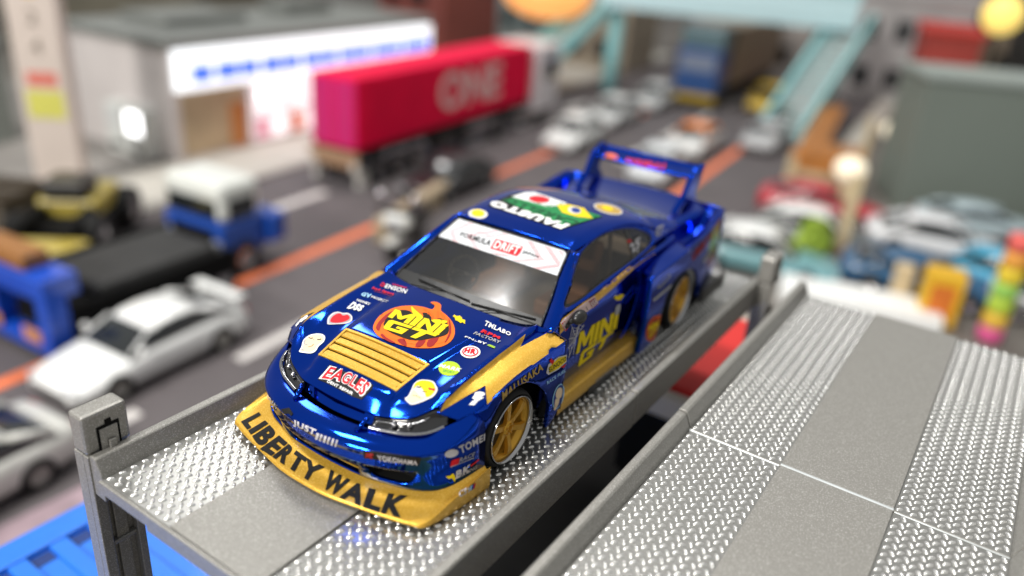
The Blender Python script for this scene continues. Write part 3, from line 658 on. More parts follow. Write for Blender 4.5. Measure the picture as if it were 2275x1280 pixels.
f.poly(K1, [(882,588),(890,556),(922,528),(962,518),(988,536),(1022,530),(1042,548),(1034,570),(990,590),(930,597)], 'red', 2, 5, 3); f.done('heart_sticker', 'red heart sticker with white edge', hood)
f = Film(); f.text(K1, 'D', [(1318,255),(1345,268),(1325,298),(1295,283)], 'red', 1, .03); f.text(K1, 'ENSON', [(1352,270),(1530,318),(1508,352),(1332,300)], 'white', 1, .02); f.line(K1, [(1400,272),(1520,305)], 6, 'red', 2); f.done('name_sticker', None, hood)
f = Film(); f.text(K1, 'Red Sport', [(1240,295),(1420,348),(1405,370),(1222,312)], 'red', 1, .05); f.text(K1, 'PERFORMANCE', [(1250,322),(1400,368),(1395,377),(1245,332)], 'dred', 1); f.done('name_sticker', None, hood)
f = Film(); f.text(K1, 'GV', [(1155,340),(1230,355),(1210,392),(1130,365)], 'lblue', 1, .05); f.text(K1, 'PROJECT', [(1230,368),(1368,412),(1350,430),(1215,390)], 'white', 1, .01); f.done('name_sticker', None, hood)
f = Film(); f.text(K1, 'HONEY', [(1108,395),(1220,432),(1210,450),(1098,412)], 'white', 1, .03); f.text(K1, 'DSS', [(1075,418),(1170,455),(1130,500),(1015,475)], 'white', 1, .06); f.done('name_sticker', None, hood)
f = Film(); f.poly(K1, [(620,835),(640,795),(655,740),(700,700),(760,685),(815,690),(838,715),(825,755),(785,790),(760,830),(720,850),(660,845)], 'white', 0, 5, 3); f.poly(K1, [(632,828),(652,795),(665,745),(705,708),(760,694),(808,700),(826,720),(812,752),(770,785),(748,822),(715,838),(668,836)], 'cream', 1, 5, 3); f.line(K1, [(672,735),(660,770),(690,780)], 9, 'grey', 2); f.line(K1, [(640,815),(660,825)], 12, 'grey', 2); f.line(K14,[(805,70),(835,85),(868,78)],9,'black',3); f.line(K14,[(928,98),(958,104),(985,92)],11,'black',3); f.line(K14,[(870,100),(885,103)],6,'orange',3); f.line(K14,[(880,165),(850,195),(800,205)],5,'orange',3); f.done('cutout_sticker', 'small cream cut-out sticker', hood)
f = Film(); f.poly(K14, [(1105,452),(1722,738),(1706,800),(1560,948),(1430,905),(1055,712),(938,662)], 'black', 0, 6)
eb = [(0,(950,655)),(.17,(1105,675)),(.33,(1235,700)),(.5,(1330,735)),(.67,(1420,782)),(.83,(1495,845)),(1,(1560,930))]; ec = [(0,(1112,466)),(.17,(1230,498)),(.33,(1340,533)),(.5,(1432,573)),(.67,(1532,618)),(.83,(1632,668)),(1,(1714,742))]
def pl(tab, t):
    for (a, p), (b, q) in zip(tab[:-1], tab[1:]):
        if t <= b: k = (t-a)/(b-a); return (p[0]+(q[0]-p[0])*k, p[1]+(q[1]-p[1])*k)
    return tab[-1][1]
def ew(g):
    def fn(u, v):
        u = g+(1-2*g)*u; v = g*1.5+(1-3*g)*v; p, q = pl(eb, u), pl(ec, u); return (K14[0]+(p[0]+(q[0]-p[0])*v)/K14[2], K14[1]+(p[1]+(q[1]-p[1])*v)/K14[2])
    return fn
f.text(K14, 'EAGLES', [(0,0)]*4, 'white', 1, .085, warp=ew(0)); f.text(K14, 'EAGLES', [(0,0)]*4, 'red', 2, .03, warp=ew(.03))
f.text(K14, 'DENT REPAIR', [(1090,668),(1448,850),(1428,888),(1070,705)], 'white', 2, .03); f.done('badge_sticker', 'red and white lettered badge on black', hood)
f = Film(); f.text(K7, 'TMLABO', [(745,175),(1048,322),(1030,360),(715,232)], 'white', 1, .03); f.done('name_sticker', None, hood)
f = Film(); f.text(K7, 'RPM', [(712,280),(918,370),(905,398),(675,312)], 'red', 1, .06); f.text(K7, 'FACTORY', [(625,308),(925,420),(905,452),(590,335)], 'grey', 1, .03); f.done('name_sticker', None, hood)
f = Film(); f.text(K7, 'FNLBY', [(505,360),(760,445),(745,470),(490,372)], 'white', 1, .03); f.text(K7, 'S', [(775,455),(865,490),(850,510),(755,470)], 'lime', 1, .04); f.done('name_sticker', None, hood)
f = Film(); f.ell(K7, 560,548,120,74,0,'white',0); f.ell(K7, 560,548,98,58,0,'red',1); f.ell(K7,560,548,82,46,0,'white',2); f.text(K7,'HR',[(505,505),(640,520),(620,585),(480,560)],'red',3,.08); f.done('round_sticker', 'round white sticker with red emblem', hood)
f = Film(); f.ell(K7, 312,745,128,86,0,'lime',0); f.text(K7,'MARK',[(215,690),(470,750),(440,785),(180,725)],'white',1,.03); f.text(K7,'SPORT',[(240,755),(375,785),(365,812),(235,785)],'green',1,.01); f.done('round_sticker', 'round lime green sticker', hood)
f = Film(); f.poly(K8, [(695,270),(740,230),(780,150),(815,70),(880,30),(960,25),(1060,45),(1100,100),(1120,160),(1070,240),(980,285),(900,320),(790,350),(735,320)], 'pale', 0, 5, 3); f.poly(K8, [(720,272),(760,235),(800,160),(840,180),(900,240),(960,240),(940,280),(880,300),(790,330),(750,305)], 'cream', 1, 5, 2); f.poly(K8, [(808,150),(830,80),(890,45),(960,40),(1045,60),(1080,110),(1090,165),(1040,230),(975,255),(955,200),(900,120),(845,105)], 'yellow', 2, 5, 2); f.poly(K8, [(1000,130),(1035,140),(1090,150),(1080,180),(1045,165),(1010,165)], 'red', 3); f.line(K8,[(850,122),(880,130),(912,118)],9,'black',3); f.line(K8,[(930,180),(962,190),(988,184)],9,'black',3); f.line(K8,[(872,178),(884,182)],6,'orange',3); f.line(K8,[(800,230),(850,240),(905,270)],5,'orange',3); f.done('cutout_sticker', 'small cut-out sticker in cream, yellow and red', hood)
# bolts on the fender noses
f = Film(); f.poly(K8, [(1600,190),(1665,178),(1725,195),(1728,222),(1675,250),(1720,255),(1640,300),(1590,355),(1520,350),(1565,300),(1600,290),(1560,262),(1585,235)], 'white', 1, 5); f.done('bolt_sticker', 'white lightning bolt', mirror=True)
# bumper
f = Film(); f.poly(K2, [(1157,600),(1640,665),(1622,730),(1160,668)], 'black', 0); f.poly(K2, [(1180,622),(1245,632),(1235,672),(1175,662)], 'dred', 1); f.text(K2, 'YOKOHAMA', [(1270,640),(1612,690),(1608,728),(1282,690)], 'pale', 1, .03); f.done('name_sticker', 'black strip with white lettering', bumper)
f = Film(); f.text(K2, 'JUST', [(572,345),(768,435),(745,492),(575,400)], 'pale', 1, .03)
for i in range(6): x = 770+i*33; y = 458+i*12; w_ = 22-i*2; f.poly(K2, [(x,y),(x+w_,y+w_*.4),(x+w_-16,y+58),(x-16,y+50)], 'pale', 1)
f.done('name_sticker', None, bumper)
f = Film(); f.ell(K2,1892,628,58,32,-14,'pale',1); f.text(K2,'TOMEI',[(1950,570),(2172,460),(2168,520),(1972,632)],'pale',1,.03); f.done('name_sticker', None, bumper)
f = Film(); f.poly(K2,[(1890,690),(1960,665),(1950,715),(1880,740)],'red',1); f.text(K2,'RACE',[(1965,665),(2090,615),(2080,650),(1955,705)],'grey',1,.02); f.line(K2,[(1885,742),(2080,665)],6,'grey',1); f.done('name_sticker', None, bumper)
f = Film(); f.text(K2,'BK',[(1930,778),(2060,710),(2050,780),(1925,845)],'pale',1,.05); f.line(K2,[(2050,735),(2120,680)],12,'red',1); f.text(K2,'RACING',[(1960,800),(2105,725),(2100,755),(1960,830)],'grey',2,.02); f.poly(K2,[(1845,820),(1880,815),(1905,795),(1925,835),(1915,865),(1895,835),(1870,842)],'yellow',1,5,2); f.done('name_sticker', None, bumper)
f = Film(); f.poly(K2,[(470,262),(540,250),(570,300),(555,320),(535,300),(500,300)],'black',1); f.done('small_sticker', None, bumper)
f = Film(); f.text(K2,'GRAN',[(352,130),(440,230),(430,262),(350,165)],'grey',1,.02); f.done('name_sticker', None, bumper)
f = Film(.003); f.text(K2,'CSY',[(1960,950),(2060,900),(2050,945),(1955,1000)],'pale',1,.03)
for i,c in enumerate(('lblue','navy','red')): f.poly(K2,[(2050+i*15,900-i*9),(2064+i*15,892-i*9),(2056+i*15,935-i*9),(2042+i*15,944-i*9)],c,1)
f.done('name_sticker', None)
# lettering along the splitter
f = Film(.003)
base = [(0,(132,368)),(.055,(192,442)),(.085,(225,485)),(.17,(292,592)),(.25,(392,660)),(.36,(512,742)),(.46,(632,822)),(.545,(735,885)),(.58,(798,915)),(.72,(958,1005)),(.83,(1150,1080)),(.91,(1295,1130)),(1,(1470,1172))]
capl = [(0,(285,288)),(.055,(335,355)),(.085,(372,392)),(.17,(452,480)),(.25,(532,552)),(.36,(602,612)),(.46,(696,678)),(.545,(830,745)),(.58,(884,768)),(.72,(1055,858)),(.83,(1205,920)),(.91,(1362,965)),(1,(1548,990))]
def pl(tab, t):
    for (a, p), (b, q) in zip(tab[:-1], tab[1:]):
        if t <= b: k = (t-a)/(b-a); return (p[0]+(q[0]-p[0])*k, p[1]+(q[1]-p[1])*k)
    return tab[-1][1]
stops = [(0,.05,'L'),(.056,.078,'I'),(.088,.165,'B'),(.172,.245,'E'),(.252,.345,'R'),(.352,.452,'T'),(.445,.55,'Y'),(.58,.715,'W'),(.715,.82,'A'),(.83,.905,'L'),(.912,1,'K')]
for a, b, ch in stops:
    def wp_(u, v, a=a, b=b):
        t = a+(b-a)*u; p, q = pl(base, t), pl(capl, t); return (K2[0]+(p[0]+(q[0]-p[0])*v)/K2[2], K2[1]+(p[1]+(q[1]-p[1])*v)/K2[2])
    f.text(K2, ch, [(0,0)]*4, 'black', 1, .05, warp=wp_)
f.done('splitter_lettering', 'black hand-drawn capitals')
# front fender side
f = Film(); f.text(K7,'MALUSAKA',[(928,1020),(1408,668),(1420,752),(938,1130)],'gold',1,.03); f.done('name_sticker', 'gold capitals over the wheel arch')
f = Film(); f.poly(K7,[(1480,690),(1600,600),(1700,575),(1695,660),(1600,750),(1480,815),(1455,790)],'pale',0,5); f.poly(K7,[(1490,650),(1515,615),(1530,640),(1550,640),(1530,700)],'red',1); f.poly(K7,[(1480,730),(1600,612),(1690,590),(1690,650),(1600,735),(1490,795)],'yellow',1,5); f.text(K7,'SUNOCO',[(1480,730),(1690,590),(1690,640),(1485,785)],'black',2,.02); f.poly(K7,[(1620,720),(1690,680),(1660,730)],'red',2); f.text(K7,'RACE FUEL',[(1460,890),(1685,740),(1685,775),(1465,930)],'lblue',1,.02); f.done('badge_sticker', 'yellow and red diamond badge')
f = Film(); f.ell(K7,1600,1070,62,155,14,'lblue',0); f.ell(K7,1600,1070,52,142,14,'navy',1); f.ell(K7,1605,1030,38,70,14,'cream',2); f.poly(K7,[(1560,1100),(1610,1090),(1600,1150),(1560,1230),(1540,1230)],'cream',2); f.done('cutout_sticker', 'small oval sticker on the fender plate')
# door
f = Film(); f.block(K5,'MINI',[(545,590),(918,372),(888,548),(505,800)],'yellow',1,.07); f.block(K5,'GT',[(560,770),(870,565),(800,690),(520,925)],'yellow',1,.08); f.poly(K5,[(880,350),(925,318),(920,390),(880,430)],'grey',2,5,2); f.done('door_lettering', 'big yellow letters on the door')
f = Film(); c = (530,575)
import itertools as _it
rays = [(470,500),(545,490),(590,505),(590,600),(440,660),(435,740),(470,830),(520,620)]
ctr = (500,600)
W_ = [(425,655),(470,590),(475,520),(545,495),(580,510)]; W2 = [(430,830),(490,790),(540,640),(560,560),(585,520)]
apex = (505,640)
for p in ((465,525),(520,540),(545,495),(585,515),(440,650),(430,740),(435,830),(480,800)): f.line(K5,[apex,p],5,'pale',1)
for t in (.35,.6,.85):
    q = [(apex[0]+(p[0]-apex[0])*t, apex[1]+(p[1]-apex[1])*t) for p in ((585,515),(545,495),(520,540),(465,525),(440,650),(430,740),(435,830))]; f.line(K5,q,4,'pale',1)
f.done('web_sticker', 'white spider web')
Film().poly(K5,[(868,262),(880,240),(900,245),(935,228),(960,235),(945,262),(925,285),(890,285)],'yellow',1,5,2).done('bat_sticker')
f = Film(.008); f.poly(K10,[(720,745),(885,622),(945,725),(760,860),(600,970),(470,1125),(400,1010),(440,960)],'pink',1); f.poly(K10,[(805,705),(885,642),(935,735),(855,800)],'dred',2); f.text(K10,'555',[(820,715),(890,660),(925,728),(855,790)],'white',3,.03); f.poly(K10,[(415,1020),(465,985),(515,1075),(470,1120)],'red',2); f.text(K10,'10',[(425,1025),(460,1000),(500,1070),(468,1100)],'white',3,.03); f.line(K10,[(765,775),(785,825)],10,'black',2); f.done('number_sticker', 'pale plate with red number squares')
f = Film(.003); f.text(K5,'YOKOHAMA',[(690,1045),(885,890),(890,925),(695,1085)],'grey',1,.02); f.done('name_sticker')
# windscreen banner
f = Film(.004); f.poly(K12,[(560,190),(640,122),(1700,445),(1728,475),(1715,540),(1645,705),(430,298)],'banner',0,6)
def bq(a, b):                                # banner coordinates to crop pixels
    T = (640+(1725-640)*a, 122+(455-122)*a); Bm = (430+(1645-430)*a, 298+(705-298)*a); return (Bm[0]+(T[0]-Bm[0])*b, Bm[1]+(T[1]-Bm[1])*b)
def dots(path, n, rows, gap):
    for k in range(n):
        t = k/(n-1); a = path[0][0]+(path[1][0]-path[0][0])*t; b = path[0][1]+(path[1][1]-path[0][1])*t
        for r_ in range(rows):
            p = bq(a+gap*r_, b)
            if .02 < b < .96 and .01 < a+gap*r_ < .985:
                d = 5.2; f.poly(K12,[(p[0]-d,p[1]-d*.7),(p[0]+d,p[1]-d*.4),(p[0]+d,p[1]+d*.7),(p[0]-d,p[1]+d*.4)],'red' if a > .4 else 'pinkdot',1,50)
INK['pinkdot'] = (0.70, 0.22, 0.25)
dots([(.64,.99),(.80,.42)],12,4,.014); dots([(.80,.42),(.63,.05)],8,4,.014); dots([(.80,.99),(.965,.42)],12,4,.014); dots([(.965,.42),(.80,.02)],10,4,.014); dots([(.93,.99),(1.0,.75)],5,4,.014)
dots([(.10,.95),(.03,.40)],10,4,.012); dots([(.03,.40),(.12,.02)],8,4,.012); dots([(.33,.95),(.17,.45)],11,4,.012); dots([(.17,.45),(.30,.02)],9,4,.012); dots([(.42,.95),(.30,.60)],7,4,.012); dots([(.46,.05),(.55,.12)],5,3,.012)
f.text(K12,'FORMULA',[(668,258),(980,345),(948,404),(648,300)],'black',3,.02); f.line(K12,[(722,225),(745,240),(765,228),(790,250),(815,240),(840,262),(862,252),(890,272),(975,298)],5,'grey',2)
f.poly(K12,[(1015,328),(1290,408),(1262,470),(1225,505),(958,425)],'red',2); f.text(K12,'DRIFT',[(1025,345),(1272,412),(1230,490),(985,418)],'white',3,.02); f.text(K12,'JAPAN',[(1295,440),(1450,500),(1435,530),(1280,478)],'black',3,.02)
f.done('windscreen_banner', 'white sun strip with red dots and lettering', wind)
# roof
f = Film(); f.ell(K9,445,412,116,58,4,'pale',0); f.ell(K9,445,405,82,44,4,'yellow',1); f.done('round_sticker','yellow round sticker at the windscreen corner', roof)
f = Film(); f.ell(K9,2010,352,178,58,14,'pale',0); f.ell(K9,2010,352,160,46,14,'gold',1); f.ell(K9,2000,345,70,28,14,'yellow',2); f.done('round_sticker','yellow oval sticker at the rear of the roof', roof)
f = Film(.0025); f.poly(K9,[(830,180),(1000,150),(1950,440),(1440,600),(560,310)],'black',0,6); f.poly(K9,[(740,250),(870,215),(1290,310),(1440,280),(1930,440),(1520,562),(1390,520)],'green',1,6)
f.poly(K9,[(850,205),(1010,155),(1120,150),(1520,285),(1410,310),(1290,330)],'white',1,6); f.ell(K9,1180,238,128,42,6,'red',2)
f.poly(K9,[(1390,305),(1540,300),(1720,345),(1825,470),(1640,450),(1460,400)],'yellow',2,5); f.ell(K9,1605,372,80,42,10,'pale',3); f.ell(K9,1620,372,55,30,10,'navy',4)
f.text(K9,'FAUSTO',[(1440,600),(565,305),(640,248),(1560,545)],'white',3,.085); f.text(K9,'CARELLO',[(1580,555),(730,255),(800,215),(1700,515)],'dgreen',2,.05)
f.done('flag_panel','green and white lettered panel with two flags', roof)
# side glass
f = Film(.004); f.poly(K11,[(1140,585),(1275,500),(1280,695),(1265,700)],'black',0); f.poly(K11,[(1140,560),(1175,548),(1200,580),(1150,595)],'dred',1); f.text(K11,'25',[(1165,620),(1270,520),(1275,640),(1200,700)],'grey',2,.04); f.line(K11,[(1200,640),(1262,695),(1280,520)],9,'grey',1); f.done('triangle_sticker','grey triangular emblem on the side glass')
# rear fender
f = Film(); f.ell(K17,475,410,135,34,-50,'grey',0,5,.86); f.text(K17,'AERO',[(395,500),(560,320),(575,350),(420,510)],'grey',1,.02); f.line(K17,[(325,690),(590,470)],32,'grey',0); f.done('oval_sticker','grey oval emblem ahead of the rear wheel')
f = Film(); f.ell(K17,325,1085,85,190,20,'orange',0); f.poly(K17,[(330,915),(350,930),(420,890),(440,900),(390,960)],'orange',0); f.ell(K17,325,1085,66,165,20,'dred',1); f.block(K17,'MINI',[(265,1040),(400,965),(390,1060),(250,1140)],'yellow',2); f.block(K17,'GT',[(270,1150),(385,1070),(360,1150),(255,1230)],'yellow',2); f.done('pumpkin_sticker','small orange pumpkin sticker on the rear flare')
f = Film(); f.text(K15,'LIBERTY',[(835,760),(1075,510),(1085,590),(845,850)],'dred',1,.05); f.text(K15,'WALK',[(960,830),(1080,700),(1070,790),(960,900)],'grey',1,.04); f.done('name_sticker')
f = Film(); f.text(K16,'PIRELLI',[(600,175),(1060,240),(1040,300),(585,225)],'red',1,.05); f.done('wing_lettering', None, wg); f = Film(); f.ell(K16,415,155,75,34,8,'orange',1); f.done('round_sticker', None, wg)
f = Film(); f.text(K15,'GT',[(420,450),(500,420),(480,560),(400,560)],'grey',1,.03); f.done('small_sticker')

# ------------------------------------------------------------------ silver parking decks
def bumps_mesh():
    v = []; f = []
    return v, f
def tread(x0, x1, y0, y1, z, pitch=.0735):
    v = []; f = []; rnd = random.Random(3)
    nx = int((x1-x0)/pitch); ny = int((y1-y0)/pitch); px = (x1-x0)/nx; py = (y1-y0)/ny
    prof = []
    for k in range(10):
        t = 2*math.pi*k/10; prof.append((math.cos(t)*.0260, math.sin(t)*.0125))
    def add(cx, cy, ang, hgt):
        b = len(v); c, s = math.cos(ang), math.sin(ang)
        for sc, zz in ((1, 0), (.72, hgt*.75)):
            for a, q in prof: v.append((cx+(a*c-q*s)*sc, cy+(a*s+q*c)*sc, z+zz))
        v.append((cx, cy, z+hgt))
        for k in range(10):
            n = (k+1) % 10; f.append((b+k, b+n, b+10+n, b+10+k)); f.append((b+10+k, b+10+n, b+20))
    for i in range(nx):
        for j in range(ny):
            add(x0+(i+.27)*px+rnd.uniform(-.001,.001), y0+(j+.27)*py, R(44)+rnd.uniform(-.06,.06), .0125+rnd.uniform(-.001,.001))
            add(x0+(i+.77)*px, y0+(j+.77)*py+rnd.uniform(-.001,.001), R(134)+rnd.uniform(-.06,.06), .0125+rnd.uniform(-.001,.001))
    return v, f
def deck(cx, label, post_l, post_r):
    t = thing('parking_deck', label, 'parking deck', (cx+.017, -.035, .028), 0, None)
    for y0, y1, dz in ((-2.84,-.056,0.0),(-.044,2.93,.004)):
        m = MB(); m.box((-.995,y0,-.07),(.995,y1,-.002+dz-.004)); m.box((-.99,y0+.01,-.11),(.99,y0+.10,-.072))
        for k in range(3): m.box((-.9,y0+.6+k*.8,-.14),(.9,y0+.66+k*.8,-.072))
        pl_ = m.build('floor_plate', MT['silver2'], t, bev=.006)
        m = MB(); m.box((-.352,y0+.002,-.004),(.352,y1-.002,.010+dz)); m.build('centre_strip', MT['silver'], t, bev=.005)
        for s in (1, -1):
            prof = [(.992,-.004),(1.000,.03),(1.035,.108),(1.048,.118),(1.092,.118),(1.104,.106),(1.104,-.165),(1.0,-.175),(.992,-.10)]
            n = len(prof); v = [(s*x, y0, z+dz*1.5) for x, z in prof]+[(s*x, y1, z+dz*1.5) for x, z in prof]
            m = MB(); m.add(v, [(i,(i+1)%n,n+(i+1)%n,n+i) for i in range(n)]+[tuple(range(n)), tuple(range(n,2*n))])
            m.build('side_rail', MT['silver'], t, bev=.006)
        for xa, xb in ((-.985,-.362),(.362,.985)):
            v, f = tread(xa, xb, y0+.015, y1-.012, -.006+dz)
            tag(pydata('tread_bumps', v, f, MT['bump'], t, True), None, None, None, 'stuff')
    m = MB(); m.box((-.99,-.0555,-.05),(.99,-.0445,.006)); m.build('joint_strip', MT['silver'], t, bev=.002)
    m = MB(); m.add([(x,y,z) for x in (-.352,.352) for y,z in ((-.062,.008),(-.054,.017),(-.048,.017),(-.043,.008))],[(0,1,5,4),(1,2,6,5),(2,3,7,6),(0,3,2,1),(4,5,6,7)]); m.build('joint_ridge', MT['joint_glint'], t)
    for xa, xb in ((-.99,-.36),(.36,.99)):
        m = MB(); m.add([(x,y,z) for x in (xa,xb) for y,z in ((-.060,-.004),(-.054,.004),(-.049,.004),(-.045,-.004))],[(0,1,5,4),(1,2,6,5),(2,3,7,6),(0,3,2,1),(4,5,6,7)]); m.build('joint_ridge', MT['joint_glint'], t)
    m = MB(); m.box((-.995,-2.865,-.085),(.995,-2.842,-.001)); m.box((-.55,-2.862,-.125),(.55,-2.80,-.086)); m.build('front_edge', MT['silver'], t, bev=.005)
    def post(px, py):
        # cap .16 wide and .31 long; the clip sits in its +x face, the leg below is a channel open to +x
        x0, x1, y0, y1 = px-.075, px+.075, py-.15, py+.13
        q = MB(); q.box((x0,y0,.108),(x1,y1,.375)); c = q.build('post_cap', MT['silver'], t, bev=.022)
        q = MB(); q.box((x1-.004,py-.075,.110),(x1+.003,py+.065,.275)); q.box((x1-.004,py-.02,.275),(x1+.003,py+.02,.305)); q.build('clip_slot', MT['matblack'], c)
        q = MB(); q.box((x1+.001,py-.060,.10),(x1+.010,py+.050,.255)); q.box((x1+.009,py-.02,.105),(x1+.030,py+.025,.17)); q.build('clip_tongue', MT['silver'], c, bev=.006)
        q = MB(); q.box((x0,y0,-5.99),(x1-.055,y1,.104)); q.box((x1-.055,y0,-5.99),(x1,y0+.07,.104)); q.box((x1-.055,y1-.05,-5.99),(x1,y1,-.2))
        q.box((x1-.055,y0+.11,-5.99),(x1-.03,y1-.09,-.30))
        for k in range(12): q.box((x1-.055,y0+.07,-.62-.46*k),(x1-.015,y1-.05,-.59-.46*k))
        q.build('leg', MT['silver'], t, bev=.006)
    for a in post_l+post_r: post(*a)
    return t
deck(.03, 'silver parking deck with tread plate on which the blue race car stands', [(-1.175,-2.70)], [(1.15,2.78)])
deck(2.548, 'empty silver parking deck with tread plate and smooth centre strip', [], [])
# lower storey seen through the gap
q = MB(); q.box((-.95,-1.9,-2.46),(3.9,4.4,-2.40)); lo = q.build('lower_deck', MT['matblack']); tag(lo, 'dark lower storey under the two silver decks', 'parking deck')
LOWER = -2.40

# ------------------------------------------------------------------ toy vehicles of the diorama
PAINT = {}
def paint(n, c, rough=.3, metal=0.0):
    if n not in PAINT: PAINT[n] = mat('paint_'+n, c, metal, rough, .4, .05)
    return PAINT[n]
def loft(sections, name, m, parent, closed=True):
    """sections: lists of half outlines (x,y,z) from the top centre to the bottom centre; mirrored"""
    full = [[Vector(p) for p in s_]+[Vector((-p[0],p[1],p[2])) for p in reversed(s_[1:-1])] for s_ in sections]
    n = len(full[0]); v = [p for s_ in full for p in s_]
    f = [(i*n+j,i*n+(j+1)%n,(i+1)*n+(j+1)%n,(i+1)*n+j) for i in range(len(full)-1) for j in range(n)]+[tuple(range(n)),tuple((len(full)-1)*n+j for j in range(n))]
    q = MB(); q.add(v, f); return q.build(name, m, parent, True)
WHEEL = {}
def wheels(t, r, wd, places, rim='chrome'):
    key = (r, wd, rim)
    for x, y in places:
        if key not in WHEEL:
            q = MB(); q.lathe_x([(-wd/2,r*.55),(-wd/2,r*.93),(-wd*.36,r),(wd*.36,r),(wd/2,r*.93),(wd/2,r*.62),(wd*.4,r*.58)], 20)
            a = q.build('wheel', MT['tyre'], None, True)
            q = MB(); q.lathe_x([(wd*.40,r*.62),(wd*.46,r*.56),(wd*.36,r*.48),(wd*.30,r*.15),(wd*.36,0)], 20); b = q.build('rim', MT[rim] if rim in MT else PAINT[rim], a, True)
            WHEEL[key] = (a, b); o = a
        else:
            a, b = WHEEL[key]; o = a.copy(); COL.objects.link(o); c = b.copy(); COL.objects.link(c); c.parent = o
        o.parent = t; o.location = (x, y, r); o.rotation_euler = (0, 0, 0 if x > 0 else math.pi)
DARKG = mat('dark_window_glass', (.015,.018,.02), 0, .08, .5)
LAMP = mat('clear_lamp_glass', (.55,.57,.6), .3, .12)
TAIL = mat('red_lamp_glass', (.35,.01,.01), 0, .15)
def toy_car(label, loc, rz, col, roofc=None, L=4.4, W=1.72, H=1.25, wing=False, hatch=False, group='toy cars on the diorama road', rim='chrome'):
    t = thing('toy_car', label, 'toy car', loc, R(rz), group); w = W/2; a = L/2; k = L/4.4
    top = lambda y: lerp([(-2.2,.50),(-2.05,.60),(-1.5,.70),(-.8,.80),(-.55,.86),(1.2,.88),(1.6,.86),(2.1,.82),(2.2,.70)], y)
    wid = lambda y: w*lerp([(-2.2,.72),(-2.1,.86),(-1.8,.95),(-1.2,1.0),(1.3,1.0),(1.9,.96),(2.12,.88),(2.2,.78)], y)
    sec = []
    for y in (-2.2,-2.14,-2.0,-1.7,-1.3,-.9,-.5,0,.5,1.0,1.4,1.8,2.05,2.16,2.2):
        z = top(y); x = wid(y); lowz = .22
        sec.append([(0,y*k,z),(x*.55,y*k,z),(x*.86,y*k,z-.03),(x*.97,y*k,z-.12),(x,y*k,.55 if z>.62 else z-.14),(x*.985,y*k,.36),(x*.93,y*k,lowz),(0,y*k,lowz)])
    b = loft(sec, 'body', paint(*col), t)
    r0 = 1.55 if hatch else 1.30; tops = [(-.30,H-.10),(-.05,H-.02),(.35,H),(.80,H-.03),(1.05 if not hatch else 1.35,H-.12)]
    g = []
    for y, z, f in ((-.95,.80,.80),(-.60,.95,.83),(-.28,H-.10,.72),(.1,H-.03,.69),(.7,H-.04,.69),(r0-.25,H-.13,.70),(r0+.25,.98,.74),(r0+.5,.85,.74)):
        g.append([(0,y*k,z),(w*f*.8,y*k,z-.005),(w*f,y*k,z-.05),(w*(f+(.9-f)*.95),y*k,min(z-.06,.84)),(0,y*k,.70)])
    gl = loft(g, 'cabin_glass', DARKG, t)
    rs = []
    for y, z in ((-.32,H-.105),(-.1,H-.03),(.3,H+.005),(.75,H-.012),(r0-.22,H-.11)):
        rs.append([(0,y*k,z+.018),(w*.56,y*k,z+.010),(w*.70,y*k,z-.05),(w*.715,y*k,z-.075),(0,y*k,z-.09)])
    rf = loft(rs, 'roof', paint(*(roofc or col)), t)
    for s in (1,-1):
        for a_, b_, r_ in (((s*w*.82,-.88*k,.84),(s*w*.69,-.33*k,H-.10),.035), ((s*w*.69,(r0-.25)*k,H-.13),(s*w*.80,(r0+.42)*k,.87),.07)):
            q = MB(); q.tube(a_, b_, r_, 6); q.build('roof_pillar', paint(*(roofc or col)), t, True)
    for s in (1,-1):
        q = MB(); q.sphere((s*w*.66,-2.13*k,.53),.15,10,6,sc=(1.1,.45,.5)); q.build('headlight', LAMP, t, True)
        q = MB(); q.box((s*w*.62-.18,2.16*k,.60),(s*w*.62+.18,2.215*k,.70)); q.build('tail_light', TAIL, t, bev=.01)
        q = MB(); q.box((s*(w+.02)-.07,-.78*k,.86),(s*(w+.02)+.07,-.66*k,.97)); q.build('door_mirror', paint(*col), t, bev=.02)
    q = MB(); q.box((-w*.6,-2.215*k,.30),(w*.6,-2.10*k,.42)); q.build('grille', MT['black'], t, bev=.01)
    if wing:
        q = MB(); q.box((-w*.85,1.85*k,1.03),(w*.85,2.15*k,1.07)); q.box((-w*.7,1.92*k,.8),(-w*.64,2.08*k,1.03)); q.box((w*.64,1.92*k,.8),(w*.7,2.08*k,1.03)); q.build('rear_wing', paint(*col), t, bev=.012)
    wheels(t, .31, .24, [(s*(w-.09), y*k) for s in (1,-1) for y in (-1.3,1.28)], rim)
    return t
RZ = 4.6
def gp(x, y, dz=0): return (x, y, ZG+dz)
WHITE = ('white', (.78,.79,.78)); 
PAINT['greyrim'] = mat('paint_grey_rim', (.30,.29,.27), .4, .4)
def flat_text(body, size, m, name, parent, loc, rot, depth=.02, bold=.0, sx=1):
    cu = bpy.data.curves.new('t','FONT'); cu.body = body; cu.size = size; cu.extrude = depth; cu.offset = bold; cu.align_x = 'CENTER'; cu.align_y = 'CENTER'; cu.resolution_u = 3
    o = bpy.data.objects.new('t', cu); me = bpy.data.meshes.new_from_object(o); bpy.data.objects.remove(o); bpy.data.curves.remove(cu)
    c = link(name, me, m, parent, False); c.location = loc; c.rotation_euler = rot; c.scale = (sx,1,1); return c
toy_car('white two-door toy coupe with rear wing driving along the orange line beside the parking deck', gp(-11.35,3.5), RZ, WHITE, None, 4.35, 1.74, 1.24, True, rim='greyrim')
toy_car('white toy sports car with dark windows at the lower left behind the deck post', gp(-9.75,-1.35), RZ, ('offwhite',(.62,.62,.58)), None, 4.4, 1.76, 1.2, rim='greyrim')
toy_car('small white toy hatchback nearest behind the race car wing on the far lane', gp(-14.6,27.2), RZ, WHITE, None, 4.0, 1.7, 1.4, hatch=True)
